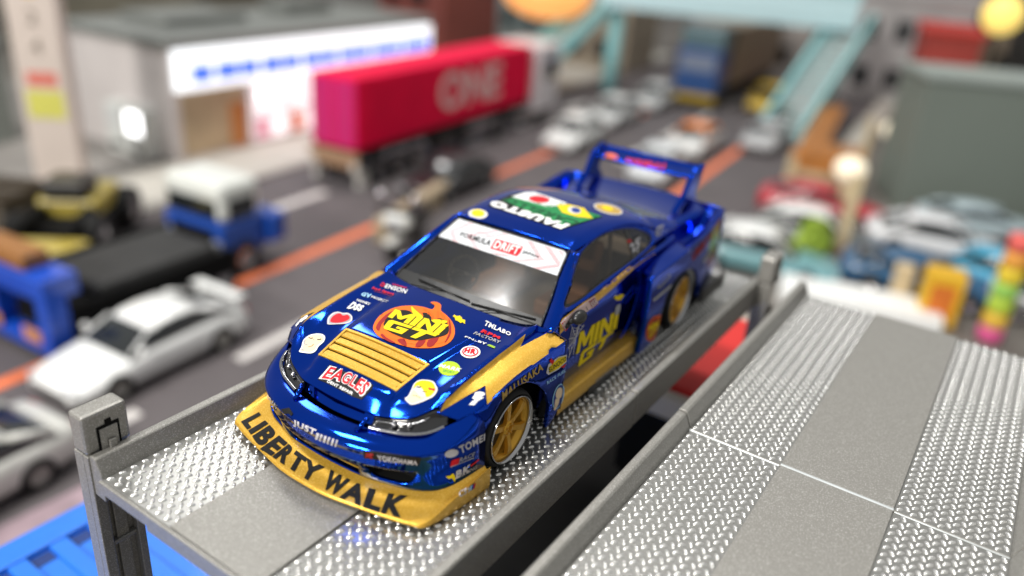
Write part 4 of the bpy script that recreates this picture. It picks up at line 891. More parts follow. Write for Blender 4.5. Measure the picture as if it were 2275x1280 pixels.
toy_car('silver white toy saloon following the small white hatchback', gp(-15.6,33.0), RZ, ('silverwhite',(.60,.61,.61)), None, 4.5, 1.75, 1.4)
toy_car('white toy saloon far up the road in front of the blue lorry', gp(-15.9,38.8), RZ, ('palegrey',(.52,.53,.53)), None, 4.5, 1.75, 1.4)
toy_car('white and orange toy car above the rear wing of the race car', gp(-10.2,30.8), RZ, WHITE, ('tangerine',(.75,.22,.03)), 4.3, 1.75, 1.3)
toy_car('white toy coupe directly beyond the wing, in front of the orange one', gp(-9.7,25.6), RZ+6, ('bluewhite',(.70,.73,.75)), None, 4.2, 1.72, 1.25)
toy_car('bright yellow toy car under the turquoise footbridge', gp(-11.0,44.4), RZ, ('yellow',(.80,.52,.02)), None, 4.6, 1.9, 1.5, hatch=True)
toy_car('red toy sports car with dark windows below the wooden terrace', gp(-2.9,25.3), 100, ('red',(.50,.03,.05)), None, 4.4, 1.8, 1.2)
toy_car('white roofed toy car with pale teal body parked behind the deck post', gp(-2.9,18.6), 100, ('teal',(.16,.34,.37)), WHITE, 4.6, 1.85, 1.35)
toy_car('dark blue toy sports car with black skirts on the white kerb platform', gp(1.3,20.3), 100, ('petrol',(.015,.09,.20)), None, 4.5, 1.9, 1.15)
toy_car('white toy saloon behind the dark blue sports car', gp(1.3,24.2), 100, ('snow',(.74,.75,.77)), None, 4.7, 1.8, 1.35)
toy_car('sky blue toy hatchback tucked between the white saloon and the yellow crate', gp(3.6,22.0), 80, ('sky',(.05,.40,.62)), None, 3.6, 1.6, 1.3, hatch=True)
toy_car('white toy car half out of the picture beside the rainbow pole', gp(5.2,20.8), 90, ('chalk',(.68,.70,.70)), ('navy',(.02,.06,.2)), 4.2, 1.8, 1.3)
toy_car('black toy saloon parked in the row in front of the grey block', gp(5.2,25.4), 96, ('jet',(.012,.013,.015)), None, 4.5, 1.8, 1.3)
toy_car('pale blue toy coupe parked between the red sports car and the grey block', gp(2.2,27.6), 110, ('mist',(.42,.52,.56)), None, 4.4, 1.75, 1.2)
toy_car('grey toy hatchback half hidden behind the wooden terrace posts', gp(-2.2,22.0), 100, ('ash',(.16,.17,.17)), WHITE, 4.0, 1.7, 1.3, hatch=True)
toy_car('dark green toy saloon far up the right lane under the footbridge', gp(-8.6,38.5), RZ, ('moss',(.03,.07,.05)), None, 4.5, 1.8, 1.35)
toy_car('pale grey toy coupe on the right lane beyond the white and orange car', gp(-8.0,34.6), RZ, ('dove',(.45,.45,.46)), None, 4.3, 1.75, 1.25)
# red and cream van on the lower storey, seen through the gap
t = thing('toy_van', 'bright red toy van roof with cream ends showing through the gap between the decks', 'toy van', (.66, 3.02, LOWER), 0)
q = MB(); q.box((-.46,-1.0,.30),(.46,1.06,1.42)); q.build('body', mat('van_red',(.78,.03,.025),0,.7,0,.05), t, bev=.05)
q = MB(); q.box((-.44,-1.16,1.10),(.44,-1.0,1.39)); q.build('front', paint('cream',(.66,.60,.50)), t, bev=.06)
q = MB(); q.box((-.44,-1.10,.28),(.44,-1.0,1.09)); q.build('front_grille', MT['matblack'], t)
q = MB(); q.box((-.44,1.06,.28),(.44,1.34,1.36)); q.build('rear', paint('cream',(.66,.60,.50)), t, bev=.06)
wheels(t, .26, .18, [(s*.40, y) for s in (1,-1) for y in (-.7,.8)])
# blue moulded tray at the lower left
BT = mat('blue_tray_plastic', (.015,.17,.72), 0, .38, .1, .04)
t = thing('plastic_tray', 'bright blue plastic tray with slots below the deck post', 'tray', (-3.75,0,-2.35), 0)
q = MB(); q.box((0,-5.6,-.5),(3.2,1.2,-.05)); q.box((0,-5.6,-.05),(.31,1.2,0)); q.build('tray_base', BT, t, bev=.02)
for i in range(18):
    y = -5.38+i*.365
    q = MB(); q.box((.31,y+.20,-.05),(3.2,y+.365,-.012)); q.build('tray_rib', BT, t, bev=.012)
    q = MB(); q.box((.50,y,-.05),(3.2,y+.20,-.040)); q.build('tray_channel', BT, t)
    q = MB(); q.box((.33,y+.01,-.0495),(.48,y+.19,-.046)); q.build('tray_slot', mat('slot_blue',(.004,.03,.16),0,.5) if 'slot_blue' not in bpy.data.materials else bpy.data.materials['slot_blue'], t)

# ------------------------------------------------------------------ ground and road
m_road = mat('asphalt_grey', (.105,.092,.096), 0, .75, 0, .10, .6, .25, 12)
q = MB(); q.add([(-260,-60,ZG),(200,-60,ZG),(200,420,ZG),(-260,420,ZG)],[(0,1,2,3)]); g = q.build('ground', mat('grey_table_top',(.16,.145,.13),0,.7,0,.25,.12)); tag(g, None, None, None, 'structure')
def sheet(name, pts, dz, m): 
    q = MB(); q.add([(x,y,ZG+dz) for x,y in pts],[tuple(range(len(pts)))]); o = q.build(name, m); tag(o,None,None,None,'structure'); return o
ax = lambda x, y: (x-.08*(y-3), y)          # offset along the slightly turned road
sheet('road', [ax(-21.5,-30),ax(-2.4,-30),ax(-2.4,140),ax(-21.5,140)], .004, m_road)
m_or = mat('orange_road_paint', (.85,.20,.07), 0, .8, 0, .12, 2); m_wh = mat('white_road_paint', (.62,.59,.57), 0, .6, 0, .08, 2)
sheet('lane_line', [ax(-13.08,-30),ax(-12.72,-30),ax(-12.72,140),ax(-13.08,140)], .008, m_or)
sheet('lane_line', [ax(-6.5,22),ax(-6.1,22),ax(-6.1,140),ax(-6.5,140)], .008, m_or)
for i, y in enumerate((-9,-4.2,1.0,6.0,11.2,16.5,22,27.5,33,38.5,44)):
    sheet('lane_dash', [ax(-10.1,y-1.2),ax(-9.78,y-1.2),ax(-9.78,y+1.3),ax(-10.1,y+1.3)], .008, m_wh)
for i, y in enumerate((2,7.5,13,18.5,24,29.5,35)):
    sheet('lane_dash', [ax(-16.6,y-1.2),ax(-16.2,y-1.2),ax(-16.2,y+1.3),ax(-16.6,y+1.3)], .008, m_wh)
m_pave = mat('pale_pavement', (.50,.48,.43), 0, .7, 0, .12, 1.0)
def slab(name, x0, x1, y0, y1, h, m):
    q = MB(); c = [ax(x0,y0),ax(x1,y0),ax(x1,y1),ax(x0,y1)]; q.add([(a,b,ZG+.002) for a,b in c]+[(a,b,ZG+h) for a,b in c],[(4,5,6,7),(0,1,5,4),(1,2,6,5),(2,3,7,6),(3,0,4,7)]); o = q.build(name, m); tag(o,None,None,None,'structure'); return o
slab('pavement', -22.6,-19.4,-20,60,.14,m_pave); slab('car_park', -40,-22.61,-20,60,.10,mat('grey_lot',(.24,.225,.21),0,.7,0,.15,.5))
slab('kerb', -19.39,-19.0,-20,60,.12,mat('kerb_grey',(.38,.36,.33),0,.7))
slab('pavement', -2.35,-1.2,22,140,.14,m_pave); 
t = thing('kerb_platform','bright white card platform behind the empty deck','platform',(.25,17.75,ZG),R(14)); q = MB(); q.box((-2.2,-.8,.01),(2.0,.7,.42)); q.build('card', mat('white_card',(.82,.83,.82),0,.6), t, bev=.03)

sheet('printed_mat', [(-8.75,-6),(-7.2,-6),(-7.2,4),(-8.5,4)], .012, mat('mauve_print',(.30,.22,.25),0,.6,0,.35,1.2))
# ------------------------------------------------------------------ convenience store with lit front
WALL = mat('store_wall',(.60,.56,.55),0,.6,0,.06,.8); ROOF = mat('store_roof',(.17,.18,.17),0,.6,0,.1,1)
t = thing('convenience_store','lit convenience store with blue dashes along its white sign band and a flat grey roof','shop',(-23.07,12.48,ZG),R(RZ-1.2))
# local: front faces +x, runs along +y
q = MB(); q.box((-6.2,0,0.1),(-.02,15.4,4.25)); q.build('wall', WALL, t, bev=.03)
q = MB(); q.box((-6.5,-.15,4.25),(.12,15.6,4.55)); q.box((-5.4,2,4.55),(-2.6,6,4.9)); q.box((-5.0,9,4.55),(-3.4,12,5.1)); q.build('roof', ROOF, t, bev=.04)
EM = lambda n, c, s: mat(n, tuple(x*.8 for x in c), 0, .4, 0, .02, 2, emis=c, estr=s)
e_w = EM('lit_sign_white',(.93,.97,1.0),1.0); e_b = EM('lit_sign_blue',(.03,.14,.95),.85); e_win = EM('lit_window',(1.0,.90,.92),.95); e_hot = EM('lit_lamp',(1,1,1),3.0)
q = MB(); q.box((.0,.1,2.75),(.28,15.3,4.2)); fa = q.build('sign_band', e_w, t, bev=.05)
for i in range(13): 
    q = MB(); q.box((.27,.7+i*1.12,3.05),(.31,.7+i*1.12+(1.0 if i % 2 else .88),3.62)); q.build('sign_dash', e_b, fa)
q = MB(); q.box((-.02,.3,.3),(.02,3.3,2.7)); q.build('poster_wall', mat('tan_poster',(.48,.38,.24),0,.5,0,.2,.8), t)
q = MB(); q.box((.021,2.5,.3),(.05,3.3,2.0)); q.build('poster', mat('orange_poster',(.55,.22,.06),0,.5), t)
for i in range(6):
    q = MB(); y = 3.6+i*1.95; q.box((-.02,y,.35),(.06,y+1.75,2.65)); wi = q.build('window', e_win, t)
    q = MB(); q.box((.061,y,.3),(.10,y+.08,2.7)); q.box((.061,y+.9,.3),(.10,y+.95,2.7)); q.box((.061,y,1.35),(.10,y+1.75,1.42)); q.build('frame', mat('frame_grey',(.35,.35,.36),0,.5), wi)
    q = MB(); q.box((.06,y+.15,.4),(.085,y+.8,1.2)); q.build('window_poster', mat('window_poster_%d' % i, [(.75,.3,.4),(.75,.2,.1),(.5,.6,.8),(.8,.6,.3),(.6,.7,.8),(.8,.4,.4)][i],0,.5,emis=[(.75,.3,.4),(.75,.2,.1),(.5,.6,.8),(.8,.6,.3),(.6,.7,.8),(.8,.4,.4)][i],estr=.35), wi)
q = MB(); q.sphere((-.1,4.2,2.15),.30,12,8); q.build('window_lamp', e_hot, t, True)
# drink machines at the side wall
for i in range(2):
    t = thing('vending_machine', ['white drinks machine with a lit panel at the side wall of the store','plain white drinks machine next to the lit one'][1-i], 'vending machine', (-25.9+i*1.35,12.20-i*.05,ZG+.1), R(RZ), 'drinks machines beside the store')
    q = MB(); q.box((-.5,-.42,0),(.5,.3,1.9)); q.build('cabinet', mat('machine_white_%d' % i,(.66,.68,.66),0,.4), t, bev=.04)
    q = MB(); q.box((-.38,-.44,.95),(.38,-.42,1.75)); q.build('display', e_hot if i == 1 else mat('machine_panel',(.6,.62,.62),0,.3), t)
    q = MB(); q.box((-.3,-.44,.2),(.3,-.42,.42)); q.build('tray_flap', MT['black'], t)
# totem sign of the store
t = thing('totem_sign','tall cream totem sign with yellow emblem, dark letters and a yellow-green panel','sign',(-22.9,8.1,ZG),R(38))
SG = mat('sign_cream',(.60,.52,.47),0,.5,0,.04,1)
q = MB(); q.box((-.75,-.28,0),(.75,.28,9.2)); q.build('pillar', SG, t, bev=.05)
q = MB(); q.sphere((0,-.28,6.85),.62,16,10,sc=(.9,.08,1.1)); q.build('emblem', mat('sign_yellow',(.75,.50,.01),0,.5), t, True)
for i, ch in enumerate('24H'[:2]): flat_text(ch, .62, mat('sign_dark',(.14,.11,.08),0,.5), 'sign_letter', t, (0,-.285,5.55-i*.85), (R(90),0,0), .015)
q = MB(); q.box((-.45,-.30,3.55),(.45,-.281,3.95)); q.build('red_panel', mat('sign_red',(.65,.16,.12),0,.5), t)
q = MB(); q.box((-.55,-.30,2.55),(.55,-.281,3.40)); q.build('green_panel', mat('sign_lime',(.62,.60,.12),0,.5), t)

# ------------------------------------------------------------------ red container lorry
CR = mat('container_magenta',(.80,.002,.055),0,.6,0,.06,1,spec=.15)
t = thing('container_lorry','magenta container lorry with big white letters parked in front of the lit store','lorry',(-17.65,15.1,ZG),R(5.5))
# local: rear doors at y = 0 (towards the camera), cab at +y
q = MB(); q.box((-1.02,0,1.42),(1.02,13.0,3.95)); ct = q.build('container', CR, t, bev=.04)
q = MB()
for i in range(40): q.box((1.021,.35+i*.32,1.55),(1.05,.35+i*.32+.16,3.85))
tag(q.build('corrugation', CR, ct), None, None, None, 'stuff')
q = MB(); q.box((-.97,-.03,1.5),(-.04,0,3.85)); q.box((.04,-.03,1.5),(.97,0,3.85)); do = q.build('container_door', mat('door_magenta',(.60,.006,.16),0,.45), ct, bev=.01)
q = MB()
for x in (-.8,-.3,.3,.8): q.tube((x,-.06,1.55),(x,-.06,3.8),.03,6)
q.build('lock_bar', mat('bar_pink',(.55,.10,.16),.2,.4), ct)
flat_text('ONE', 2.05, mat('letter_pale',(.72,.50,.48),0,.5), 'container_lettering', ct, (1.062,7.6,2.68), (R(90),0,R(90)), .01, .05, 1.15)
q = MB(); q.box((-1.0,.1,1.1),(1.0,13.0,1.44)); q.box((-1.18,-.02,1.0),(1.18,.1,1.25)); q.build('chassis', MT['matblack'], t)
q = MB(); q.box((-1.1,-.06,.75),(1.1,.02,1.35)); q.build('rear_bumper', mat('bumper_tan',(.42,.26,.16),.3,.4), t)
for s in (1,-1):
    q = MB(); q.box((s*.98-.14,-.10,.62),(s*.98+.14,-.02,.98)); q.build('tail_light', mat('lamp_clear',(.7,.66,.6),.2,.2), t, bev=.03)
    q = MB(); q.box((s*1.0-.12,.1,.05),(s*1.0+.12,.5,.62)); q.build('mud_flap', mat('flap_white',(.55,.53,.50),0,.5), t)
wheels(t, .50, .34, [(s*1.0, y) for s in (1,-1) for y in (1.2,2.4,3.6,10.2,14.6)])
for a_, b_ in (((.5,7.6,.05),(.75,7.9,1.1)),((-.75,7.6,.05),(-.5,7.9,1.1))):
    q = MB(); q.box(a_, b_); q.build('support_leg', MT['black'], t)
q = MB(); q.box((.55,5.0,.5),(1.1,6.6,1.1)); q.build('side_tank', MT['black'], t)
q = MB(); q.box((-1.2,13.5,.7),(1.2,15.9,3.9)); cb = q.build('cab', mat('cab_white',(.70,.66,.68),0,.4), t, bev=.12)
q = MB(); q.box((1.201,14.3,2.2),(1.22,15.6,3.2)); q.build('window', DARKG, cb)

# ------------------------------------------------------------------ blue and white transporter on the left
t = thing('transporter_lorry','blue lorry with white cab top pulling a low black trailer along the orange line','lorry',(-14.75,8.1,ZG),R(RZ))
BL = paint('lorryblue',(.012,.07,.38)); WT = paint('cabwhite',(.70,.72,.68))
q = MB(); q.box((-1.1,-1.0,.50),(1.1,.45,1.55)); q.build('cab', BL, t, bev=.10)
q = MB(); q.box((-1.08,-.95,1.56),(1.08,.40,2.60)); cbt = q.build('cab_top', WT, t, bev=.18)
q = MB(); q.box((-.9,-.975,1.65),(.9,-.94,2.15)); q.build('windscreen', DARKG, cbt, bev=.02)
q = MB(); q.box((1.065,-.7,1.65),(1.09,.2,2.15)); q.build('side_window', DARKG, cbt, bev=.02)
q = MB(); q.box((.5,.5,.7),(1.35,1.05,1.5)); q.box((-1.0,.5,.7),(.5,.9,1.2)); q.build('side_tank', BL, t, bev=.06)
q = MB(); q.box((-.8,-1.03,.85),(.8,-1.0,1.35)); q.build('grille', MT['matblack'], t)
for s in (1,-1):
    q = MB(); q.box((s*.9-.15,-1.04,.8),(s*.9+.15,-.99,1.1)); q.build('headlight', LAMP, t, bev=.02)
wheels(t, .48, .34, [(s*1.02, y) for s in (1,-1) for y in (-.3,)])
q = MB(); q.box((-.9,.45,.55),(.9,1.1,.7)); q.build('chassis', MT['matblack'], t)
t = thing('low_loader','low black trailer with blue tail frame and orange tool boxes left of the white coupe','trailer',(-14.0,5.0,ZG),R(RZ))
q = MB(); q.box((-1.25,-2.6,.55),(1.25,1.9,.95)); q.box((-1.25,-2.6,.95),(-1.12,1.9,1.35)); q.box((1.12,-2.6,.95),(1.25,1.9,1.2)); q.build('bed', MT['matblack'], t, bev=.02)
q = MB(); q.box((-1.3,-3.0,.25),(-.5,-2.5,1.9)); q.box((.95,-3.0,.25),(1.3,-2.5,1.5)); q.box((-1.3,-3.0,1.5),(1.3,-2.2,2.0)); q.box((-.5,-3.0,.25),(.95,-2.6,.55)); q.build('tail_frame', paint('trailerblue',(.006,.07,.50)), t, bev=.04)
for s in (1,-1):
    q = MB(); q.box((s*.7-.3,-3.03,.5),(s*.7+.3,-3.0,.8)); q.build('tail_light', mat('amber',(.55,.25,.10),0,.3), t, bev=.01)
q = MB(); q.box((-1.1,-2.9,2.0),(.6,-2.3,2.35)); q.build('tool_box', mat('amber_box',(.28,.12,.03),0,.5), t, bev=.05)
q = MB(); q.box((-1.05,-1.6,.95),(1.0,1.7,1.35)); q.build('load_cover', mat('black_sheet',(.018,.018,.018),0,.6,0,.2,2,.5,3), t, bev=.15)
wheels(t, .45, .32, [(s*1.05, y) for s in (1,-1) for y in (-1.2,-.1,1.6)])
# yellow wheel loader
t = thing('wheel_loader','yellow toy wheel loader with black tyres behind the black trailer','digger',(-18.6,6.0,ZG),R(40))
YL = paint('loaderyellow',(.42,.33,.06)); 
q = MB(); q.box((-.8,-.2,.8),(.8,1.7,1.4)); q.build('body', YL, t, bev=.12)
q = MB(); q.box((-.55,-.3,1.4),(.55,.8,1.9)); q.build('cab', MT['black'], t, bev=.08)
q = MB(); q.box((-1.3,-2.8,.2),(1.3,-1.9,1.0)); q.build('bucket', YL, t, bev=.2)
for x in (-.8,.5):
    q = MB(); q.box((x,-2.1,.8),(x+.3,-.2,1.2)); q.build('lift_arm', MT['matblack'], t)
q = MB(); q.box((-1.0,-1.2,.5),(1.0,2.4,.9)); q.build('chassis', MT['matblack'], t)
wheels(t, .62, .5, [(s*.95, y) for s in (1,-1) for y in (-.9,1.6)])
# crates and pots at the far left
OC = mat('amber_crate',(.42,.22,.06),0,.6,0,.2,2)
def crate(label, loc, rz, m, sx=1.0, sy=.8, sz=.7):
    t = thing('crate', label, 'crate', loc, R(rz), 'wooden crates by the trailer')
    q = MB(); q.box((-sx,-sy,0),(sx,sy,.08)); q.build('floor', m, t)
    for k in range(3):
        for s in (1,-1):
            q = MB(); q.box((-sx,s*sy-.04,.1+k*sz/3),(sx,s*sy+.04,.1+k*sz/3+sz/3-.06)); q.build('board', m, t)
            q = MB(); q.box((s*sx-.04,-sy,.1+k*sz/3),(s*sx+.04,sy,.1+k*sz/3+sz/3-.06)); q.build('board', m, t)
    return t
crate('amber crate at the far left edge behind the trailer', gp(-16.6,1.2), 10, OC, 1.0, .9, 1.0)
crate('amber crate stacked on the one at the far left edge', gp(-16.7,1.3,1.05), 22, OC, .8, .7, .7)
crate('dark brown crate between the totem sign and the wheel loader', gp(-21.0,5.0), 30, mat('dark_crate',(.06,.045,.03),0,.6), 1.1, 1.0, 1.3)
crate('pale grey crate left of the dark brown one', gp(-21.6,3.2), 15, mat('grey_crate',(.42,.42,.40),0,.6), 1.0, .9, .9)
# ------------------------------------------------------------------ footbridge, blue lorry, terrace, grey block, far clutter
TQ = mat('turquoise_paint',(.32,.66,.68),0,.4,0,.06,1)
TQ2 = mat('pale_turquoise',(.58,.80,.85),0,.4)
t = thing('footbridge','turquoise toy footbridge spanning the road with a stair down on its right end','footbridge',(0,0,0))
zb_ = -.9; A = Vector((-20.5,39.5,zb_)); Bv = Vector((-7.3,44.5,zb_)); d = (Bv-A).normalized(); nrm = Vector((-d.y,d.x,0))
def obox(q, a, b, wd, h, z0):
    dd = (b-a).normalized(); n = Vector((-dd.y,dd.x,0)).normalized()*wd/2; up = Vector((0,0,h)); z = Vector((0,0,z0))
    v = [a-n+z,b-n+z,b+n+z,a+n+z]; v += [p+up for p in v]; q.add(v,[(0,3,2,1),(4,5,6,7),(0,1,5,4),(1,2,6,5),(2,3,7,6),(3,0,4,7)])
q = MB(); obox(q, A, Bv, 2.4, .5, 0); q.build('walkway', TQ2, t)
for s in (1,-1):
    q = MB(); obox(q, A+nrm*1.2*s, Bv+nrm*1.2*s, .12, 1.3, .5); q.build('parapet', TQ2 if s<0 else TQ, t)
    q = MB(); obox(q, A+nrm*1.2*s, Bv+nrm*1.2*s, .25, .18, 1.8); q.build('handrail', TQ, t)
for E_, F_ in ((Bv, Vector((-7.9,36.6,ZG))), (A, Vector((-22.6,33.0,ZG)))):
    dd = (F_-E_); n2 = Vector((-dd.y,dd.x,0)).normalized()
    st = MB()
    for k in range(16):
        p = E_+dd*(k/16); p2 = E_+dd*((k+1)/16); obox(st, Vector((p.x,p.y,p2.z)), Vector((p2.x,p2.y,p2.z)), 2.0, .25, 0)
    st.build('stair', mat('stair_grey',(.42,.50,.50),0,.6), t)
    for s in (1,-1):
        v = [E_+n2*s*1.05, F_+n2*s*1.05]; q = MB(); o_ = n2*.08
        q.add([v[0]-o_,v[1]-o_,v[1]+o_,v[0]+o_]+[p+Vector((0,0,.95)) for p in (v[0]-o_,v[1]-o_,v[1]+o_,v[0]+o_)],[(0,3,2,1),(4,5,6,7),(0,1,5,4),(1,2,6,5),(2,3,7,6),(3,0,4,7)]); q.build('stair_rail', TQ, t)
for p in (A+d*1.0, Bv-d*1.0):
    q = MB(); q.tube((p.x,p.y,ZG),(p.x,p.y,zb_),.45,12); q.build('column', TQ, t, True)
# blue box lorry with gold body, far up the road
t = thing('box_lorry','blue cab lorry with a long bronze box body far up the road under the footbridge','lorry',(-14.2,40.4,ZG),R(RZ))
q = MB(); q.box((-1.25,-.4,.9),(1.25,1.9,3.4)); cb = q.build('cab', paint('deepblue',(.02,.07,.22)), t, bev=.1)
q = MB(); q.box((-1.25,-.45,.5),(1.25,.3,.9)); q.build('bumper', paint('mustard',(.45,.30,.02)), t, bev=.05)
q = MB(); q.box((-1.05,-.42,2.2),(1.05,-.39,3.1)); q.build('windscreen', mat('pale_glass',(.25,.30,.40),.3,.2), cb)
q = MB(); q.box((-1.25,-.1,3.4),(1.25,1.9,4.6)); q.build('wind_deflector', paint('greyteal',(.10,.17,.19)), t, bev=.15)
q = MB(); q.box((-1.3,2.3,1.1),(1.3,15,4.5)); q.build('box_body', mat('bronze_box',(.28,.22,.15),.3,.45,0,.15,.3), t, bev=.05)
q = MB(); q.box((-1.1,.3,.6),(1.1,14.6,1.1)); q.build('chassis', MT['matblack'], t)
wheels(t, .5, .34, [(s*1.02, y) for s in (1,-1) for y in (.7,9.5,11,12.5)])
# wooden terrace with round lamps
WD = mat('brown_wood',(.42,.16,.03),0,.55,0,.3,1.5); WD2 = mat('pale_wood',(.55,.44,.27),0,.6,0,.15,1.5)
t = thing('wooden_terrace','brown wooden terrace frame on pale posts beside the big grey block','terrace',(-3.4,28.2,ZG),R(9))
for i in range(7):
    q = MB(); q.box((-1.5+i*.36,0,1.5),(-1.5+i*.36+.30,12 if i < 3 else 2.4,1.66)); q.build('plank', WD, t)
q = MB(); q.box((-1.6,-.2,.95),(1.1,0,1.75)); q.build('front_beam', WD, t, bev=.03)
q = MB(); q.box((-1.62,-.25,.70),(1.12,.05,.95)); q.build('lower_beam', WD2, t, bev=.03)
for x, y in ((-1.5,-.1),(1.0,-.1),(-1.5,5),(1.0,5),(1.0,10.5),(-1.5,10.5)):
    q = MB(); q.box((x-.17,y-.17,-.0),(x+.17,y+.17,1.5)); q.build('post', WD2, t)
GL = EM('warm_globe',(1.0,.90,.68),.5)
for i, (x, y, z) in enumerate(((-2.2,25.3,2.0),(-2.27,34.0,2.0))):
    t = thing('globe_lamp',['round cream lamp on the near end of the wooden terrace','round cream lamp on the far end of the wooden terrace'][i],'lamp',(x,y,ZG+z-.6),0,'globe lamps of the terrace')
    q = MB(); q.tube((0,0,-1.38),(0,0,.2),.15,10); q.build('stem', WD2, t, True)
    q = MB(); q.sphere((0,0,.6),.52,16,12,sc=(1.1,1.1,.85)); q.build('globe', GL, t, True)
# posts in front of the grey block
t = thing('pale_post','pale beige post leaning beside the dark blue toy car','post',(-1.15,20.9,ZG),R(12)); q = MB(); q.box((-.18,-.18,0),(.18,.18,2.9)); o = q.build('shaft', WD2, t, bev=.02)
# grey block
GB = mat('grey_green_card',(.165,.195,.17),0,.7,0,.04,.3); GT_ = mat('grey_card_top',(.27,.31,.29),0,.6,0,.05,.3)
t = thing('grey_block','huge plain grey-green block filling the upper right','storage box',(-.85,28.62,ZG),R(26))
q = MB(); q.box((0,0,.02),(16,3.2,5.0)); q.build('side', GB, t, bev=.05)
q = MB(); q.box((-.12,-.12,5.0),(16.1,3.3,5.25)); q.build('lid', GT_, t, bev=.05)
t = thing('ramp','pale grey sloping ramp leaning against the grey block','ramp',(4.3,27.6,ZG),R(28)); q = MB(); q.add([(0,0,0),(5,0,0),(5,1.6,0),(0,1.6,0),(1.6,0.2,3.0),(2.2,.2,3.0),(2.2,1.4,3.0),(1.6,1.4,3.0)],[(0,3,2,1),(4,5,6,7),(0,1,5,4),(1,2,6,5),(2,3,7,6),(3,0,4,7)]); q.build('slope', mat('ramp_grey',(.24,.26,.24),0,.6), t)
# yellow crate, rainbow pole, small things at the right
t = thing('snack_carton','yellow and orange carton standing right of the white platform','carton',(2.05,18.4,ZG),R(12))
q = MB(); q.box((-.48,-.40,0),(.48,.40,1.5)); q.build('carton_body', mat('carton_yellow',(.72,.42,.02),0,.5), t, bev=.03)
q = MB(); q.box((-.3,-.41,.25),(.3,-.401,1.2)); q.build('carton_print', mat('carton_orange',(.62,.16,.02),0,.5), t)
t = thing('rainbow_pole','thick pole banded pink, green, yellow and orange at the right edge of the empty deck','pole',(3.45,18.2,ZG),R(0))
for i, c in enumerate(((.75,.10,.30),(.80,.50,.05),(.45,.62,.05),(.30,.60,.10),(.80,.60,.03),(.80,.35,.05),(.75,.12,.10))):
    q = MB(); q.tube((0,0,i*.42),(0,0,i*.42+.42),.30,16); q.build('band', mat('band_%d' % i, c,0,.5), t, True)
t = thing('pale_carton','beige carton between the platform and the yellow carton','carton',(1.0,18.9,ZG),R(6)); q = MB(); q.box((-.25,-.25,0),(.25,.25,1.2)); o = q.build('carton_body', WD2, t, bev=.03)
def tree(label, x, y, h, c):
    t = thing('toy_tree', label, 'toy tree', gp(x,y), 0, 'flock trees of the diorama'); rr = random.Random(int(x*7+y))
    q = MB(); q.tube((0,0,0),(0,0,h*.5),.12,8,.07); q.build('trunk', mat('bark',(.12,.08,.05),0,.8) if 'bark' not in bpy.data.materials else bpy.data.materials['bark'], t)
    q = MB()
    for _ in range(220):
        a = rr.uniform(0,6.28); r_ = h*.32*rr.random()**.5; z = h*.35+h*.6*rr.random(); k = 1-abs((z/h-.6))*1.3
        p = Vector((math.cos(a)*r_*k, math.sin(a)*r_*k, z)); s_ = .16
        e = Vector((rr.uniform(-1,1),rr.uniform(-1,1),rr.uniform(-1,1))).normalized(); f = e.orthogonal()
        q.add([p-e*s_,p+f*s_,p+e*s_,p-f*s_],[(0,1,2,3)])
    q.build('crown', c, t)
LF = mat('lime_flock',(.30,.42,.05),0,.8,0,.4,3); LG = mat('green_flock',(.03,.09,.03),0,.8,0,.4,3)
tree('lime green flock bush behind the deck post', -1.75, 19.7, 1.6, LF)
tree('dark green flock tree behind the rainbow pole', 4.3, 21.5, 3.0, LG)
def block(name, label, cat, x, y, sx, sy, h, c, rz=0, c2=None):
    t = thing(name, label, cat, gp(x,y), R(rz))
    m = mat(name+'_%d' % int(abs(x*3+y)), c, 0, .6, 0, .15, .5)
    q = MB(); q.box((-sx/2,-sy/2,0.01),(sx/2,sy/2,h)); wl = q.build('wall', m, t, bev=.05)
    q = MB(); q.box((-sx/2-.15,-sy/2-.15,h),(sx/2+.15,sy/2+.15,h+.3)); q.build('roof', mat('roof_%d' % int(abs(x*3+y)), c2 or tuple(v*.6 for v in c),0,.6), t, bev=.05)
    nw = max(1, int(sx/2.2)); nh = max(1, int(h/3))
    for i in range(nw):
        for j in range(nh):
            q = MB(); a = -sx/2+.6+i*(sx-1.0)/nw; q.box((a,-sy/2-.03,.9+j*3),(a+1.0,-sy/2-.001,2.2+j*3)); q.build('window', DARKG, wl)
    return t
block('house','olive grey house behind the roof of the store','house',-44,26,16,10,5.5,(.13,.12,.09),10,(.10,.10,.08))
block('house','low grey house left of the store roof','house',-33,5,9,8,3.6,(.22,.24,.22),15,(.16,.17,.16))
block('house','dark red house right of the store','house',-33,40,5,7,6.0,(.20,.05,.04),5,(.14,.05,.05))
block('house','grey slab house behind the footbridge stair','house',-17.5,62,9,9,5.5,(.36,.33,.31),5,(.30,.29,.28))
block('house','teal grey house above the container','house',-38,62,14,9,5,(.20,.25,.25),5)
block('house','beige house beyond the white lorry cab','house',-25,50,5,6,4.5,(.36,.31,.24),5,(.30,.27,.22))
block('house','grey tower house left of the red roof at the upper right','house',-6.0,58,7,8,6.5,(.36,.35,.35),5,(.35,.34,.34))
block('house','house with bright red roof behind the grey block','house',-3.0,50,3.0,6,5.2,(.35,.04,.03),12,(.50,.03,.02))
block('house','dark house in the top right corner','house',6,62,12,8,7,(.03,.03,.03),12,(.02,.02,.02))
block('house','sandy house behind the footbridge','house',-9,78,24,9,6,(.26,.20,.14),5,(.20,.16,.12))
block('house','dim grey house at the top edge','house',-55,80,30,12,6,(.18,.17,.15),5)
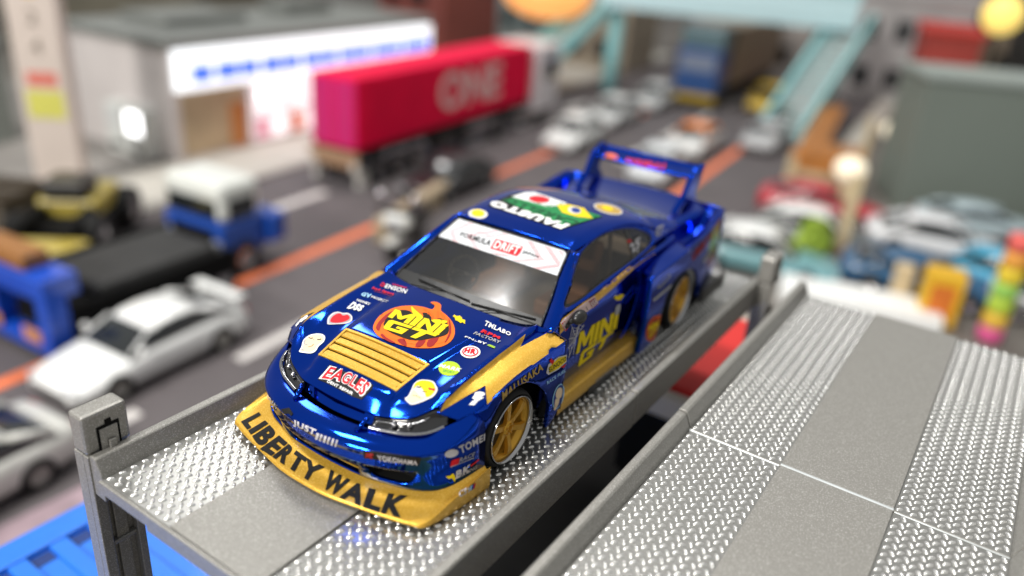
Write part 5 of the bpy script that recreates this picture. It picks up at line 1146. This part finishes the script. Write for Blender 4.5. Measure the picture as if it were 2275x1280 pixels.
t = thing('paper_lantern','orange paper lantern hanging high over the footbridge end','lantern',(-23.2,37.7,-.4)); q = MB(); q.sphere((0,0,0),2.2,18,12,sc=(1.2,1.2,.7)); q.build('shade', EM('lantern_orange',(1,.42,.12),.75), t, True); q = MB(); q.tube((0,0,1.4),(0,0,1.8),.4,12); q.tube((0,0,-5.6),(0,0,-1.4),.08,6); q.build('cap', MT['black'], t)
t = thing('street_lamp','yellow globe street lamp in the top right corner','lamp',(-.2,44.0,ZG)); q = MB(); q.tube((0,0,0),(0,0,6.0),.12,8); q.build('pole', MT['black'], t); q = MB(); q.sphere((0,0,6.7),.95,16,12); q.build('globe', EM('lamp_yellow',(.95,.70,.18),.8), t, True)
toy_car('black toy saloon half hidden behind the race car roof on the far lane', gp(-14.3,17.6), RZ, ('black',(.012,.012,.014)), None, 4.4, 1.75, 1.3)
t = thing('road_barrier','low beige barrier block beside the white robot figure','barrier',(-13.3,14.8,ZG),R(RZ+10)); q = MB(); q.box((-.25,-2.9,0),(.25,2.9,.75)); o = q.build('block', mat('barrier_beige',(.38,.30,.20),0,.6), t, bev=.08)
# white figure and mirror post beside the road (pale pieces left of the race car roof)
t = thing('toy_scooter','white toy scooter with round chrome mirror on the road left of the race car cabin','toy scooter',(-11.5,11.6,ZG),R(18))
FW = mat('scooter_white',(.74,.74,.70),0,.35,.3)
q = MB(); q.box((-.42,-.25,.95),(.42,.2,1.35)); q.build('fairing', FW, t, bev=.14)
q = MB(); q.box((-.30,.2,.45),(.30,1.9,.95)); q.build('body', mat('scooter_dark',(.05,.045,.04),0,.4), t, bev=.12)
q = MB(); q.box((-.26,.7,.96),(.26,1.8,1.15)); q.build('seat', MT['black'], t, bev=.06)
q = MB(); q.tube((-.62,-.05,1.42),(.62,-.05,1.42),.07,10); q.build('handlebar', MT['black'], t, True)
for s in (1,-1):
    q = MB(); q.tube((s*.50,-.05,1.42),(s*.52,-.05,1.75),.03,8); q.sphere((s*.52,-.07,1.85),.16,12,8,sc=(1,.5,.8)); q.build('mirror', MT['chrome'], t, True)
q = MB(); q.sphere((0,-.28,1.15),.17,12,8,sc=(1,.5,1)); q.build('headlight', LAMP, t, True)
q = MB(); q.box((-.16,-.62,.55),(.16,.02,.72)); q.build('mudguard', FW, t, bev=.05)
wheels(t, .36, .22, [(0,-.3),(0,1.6)])
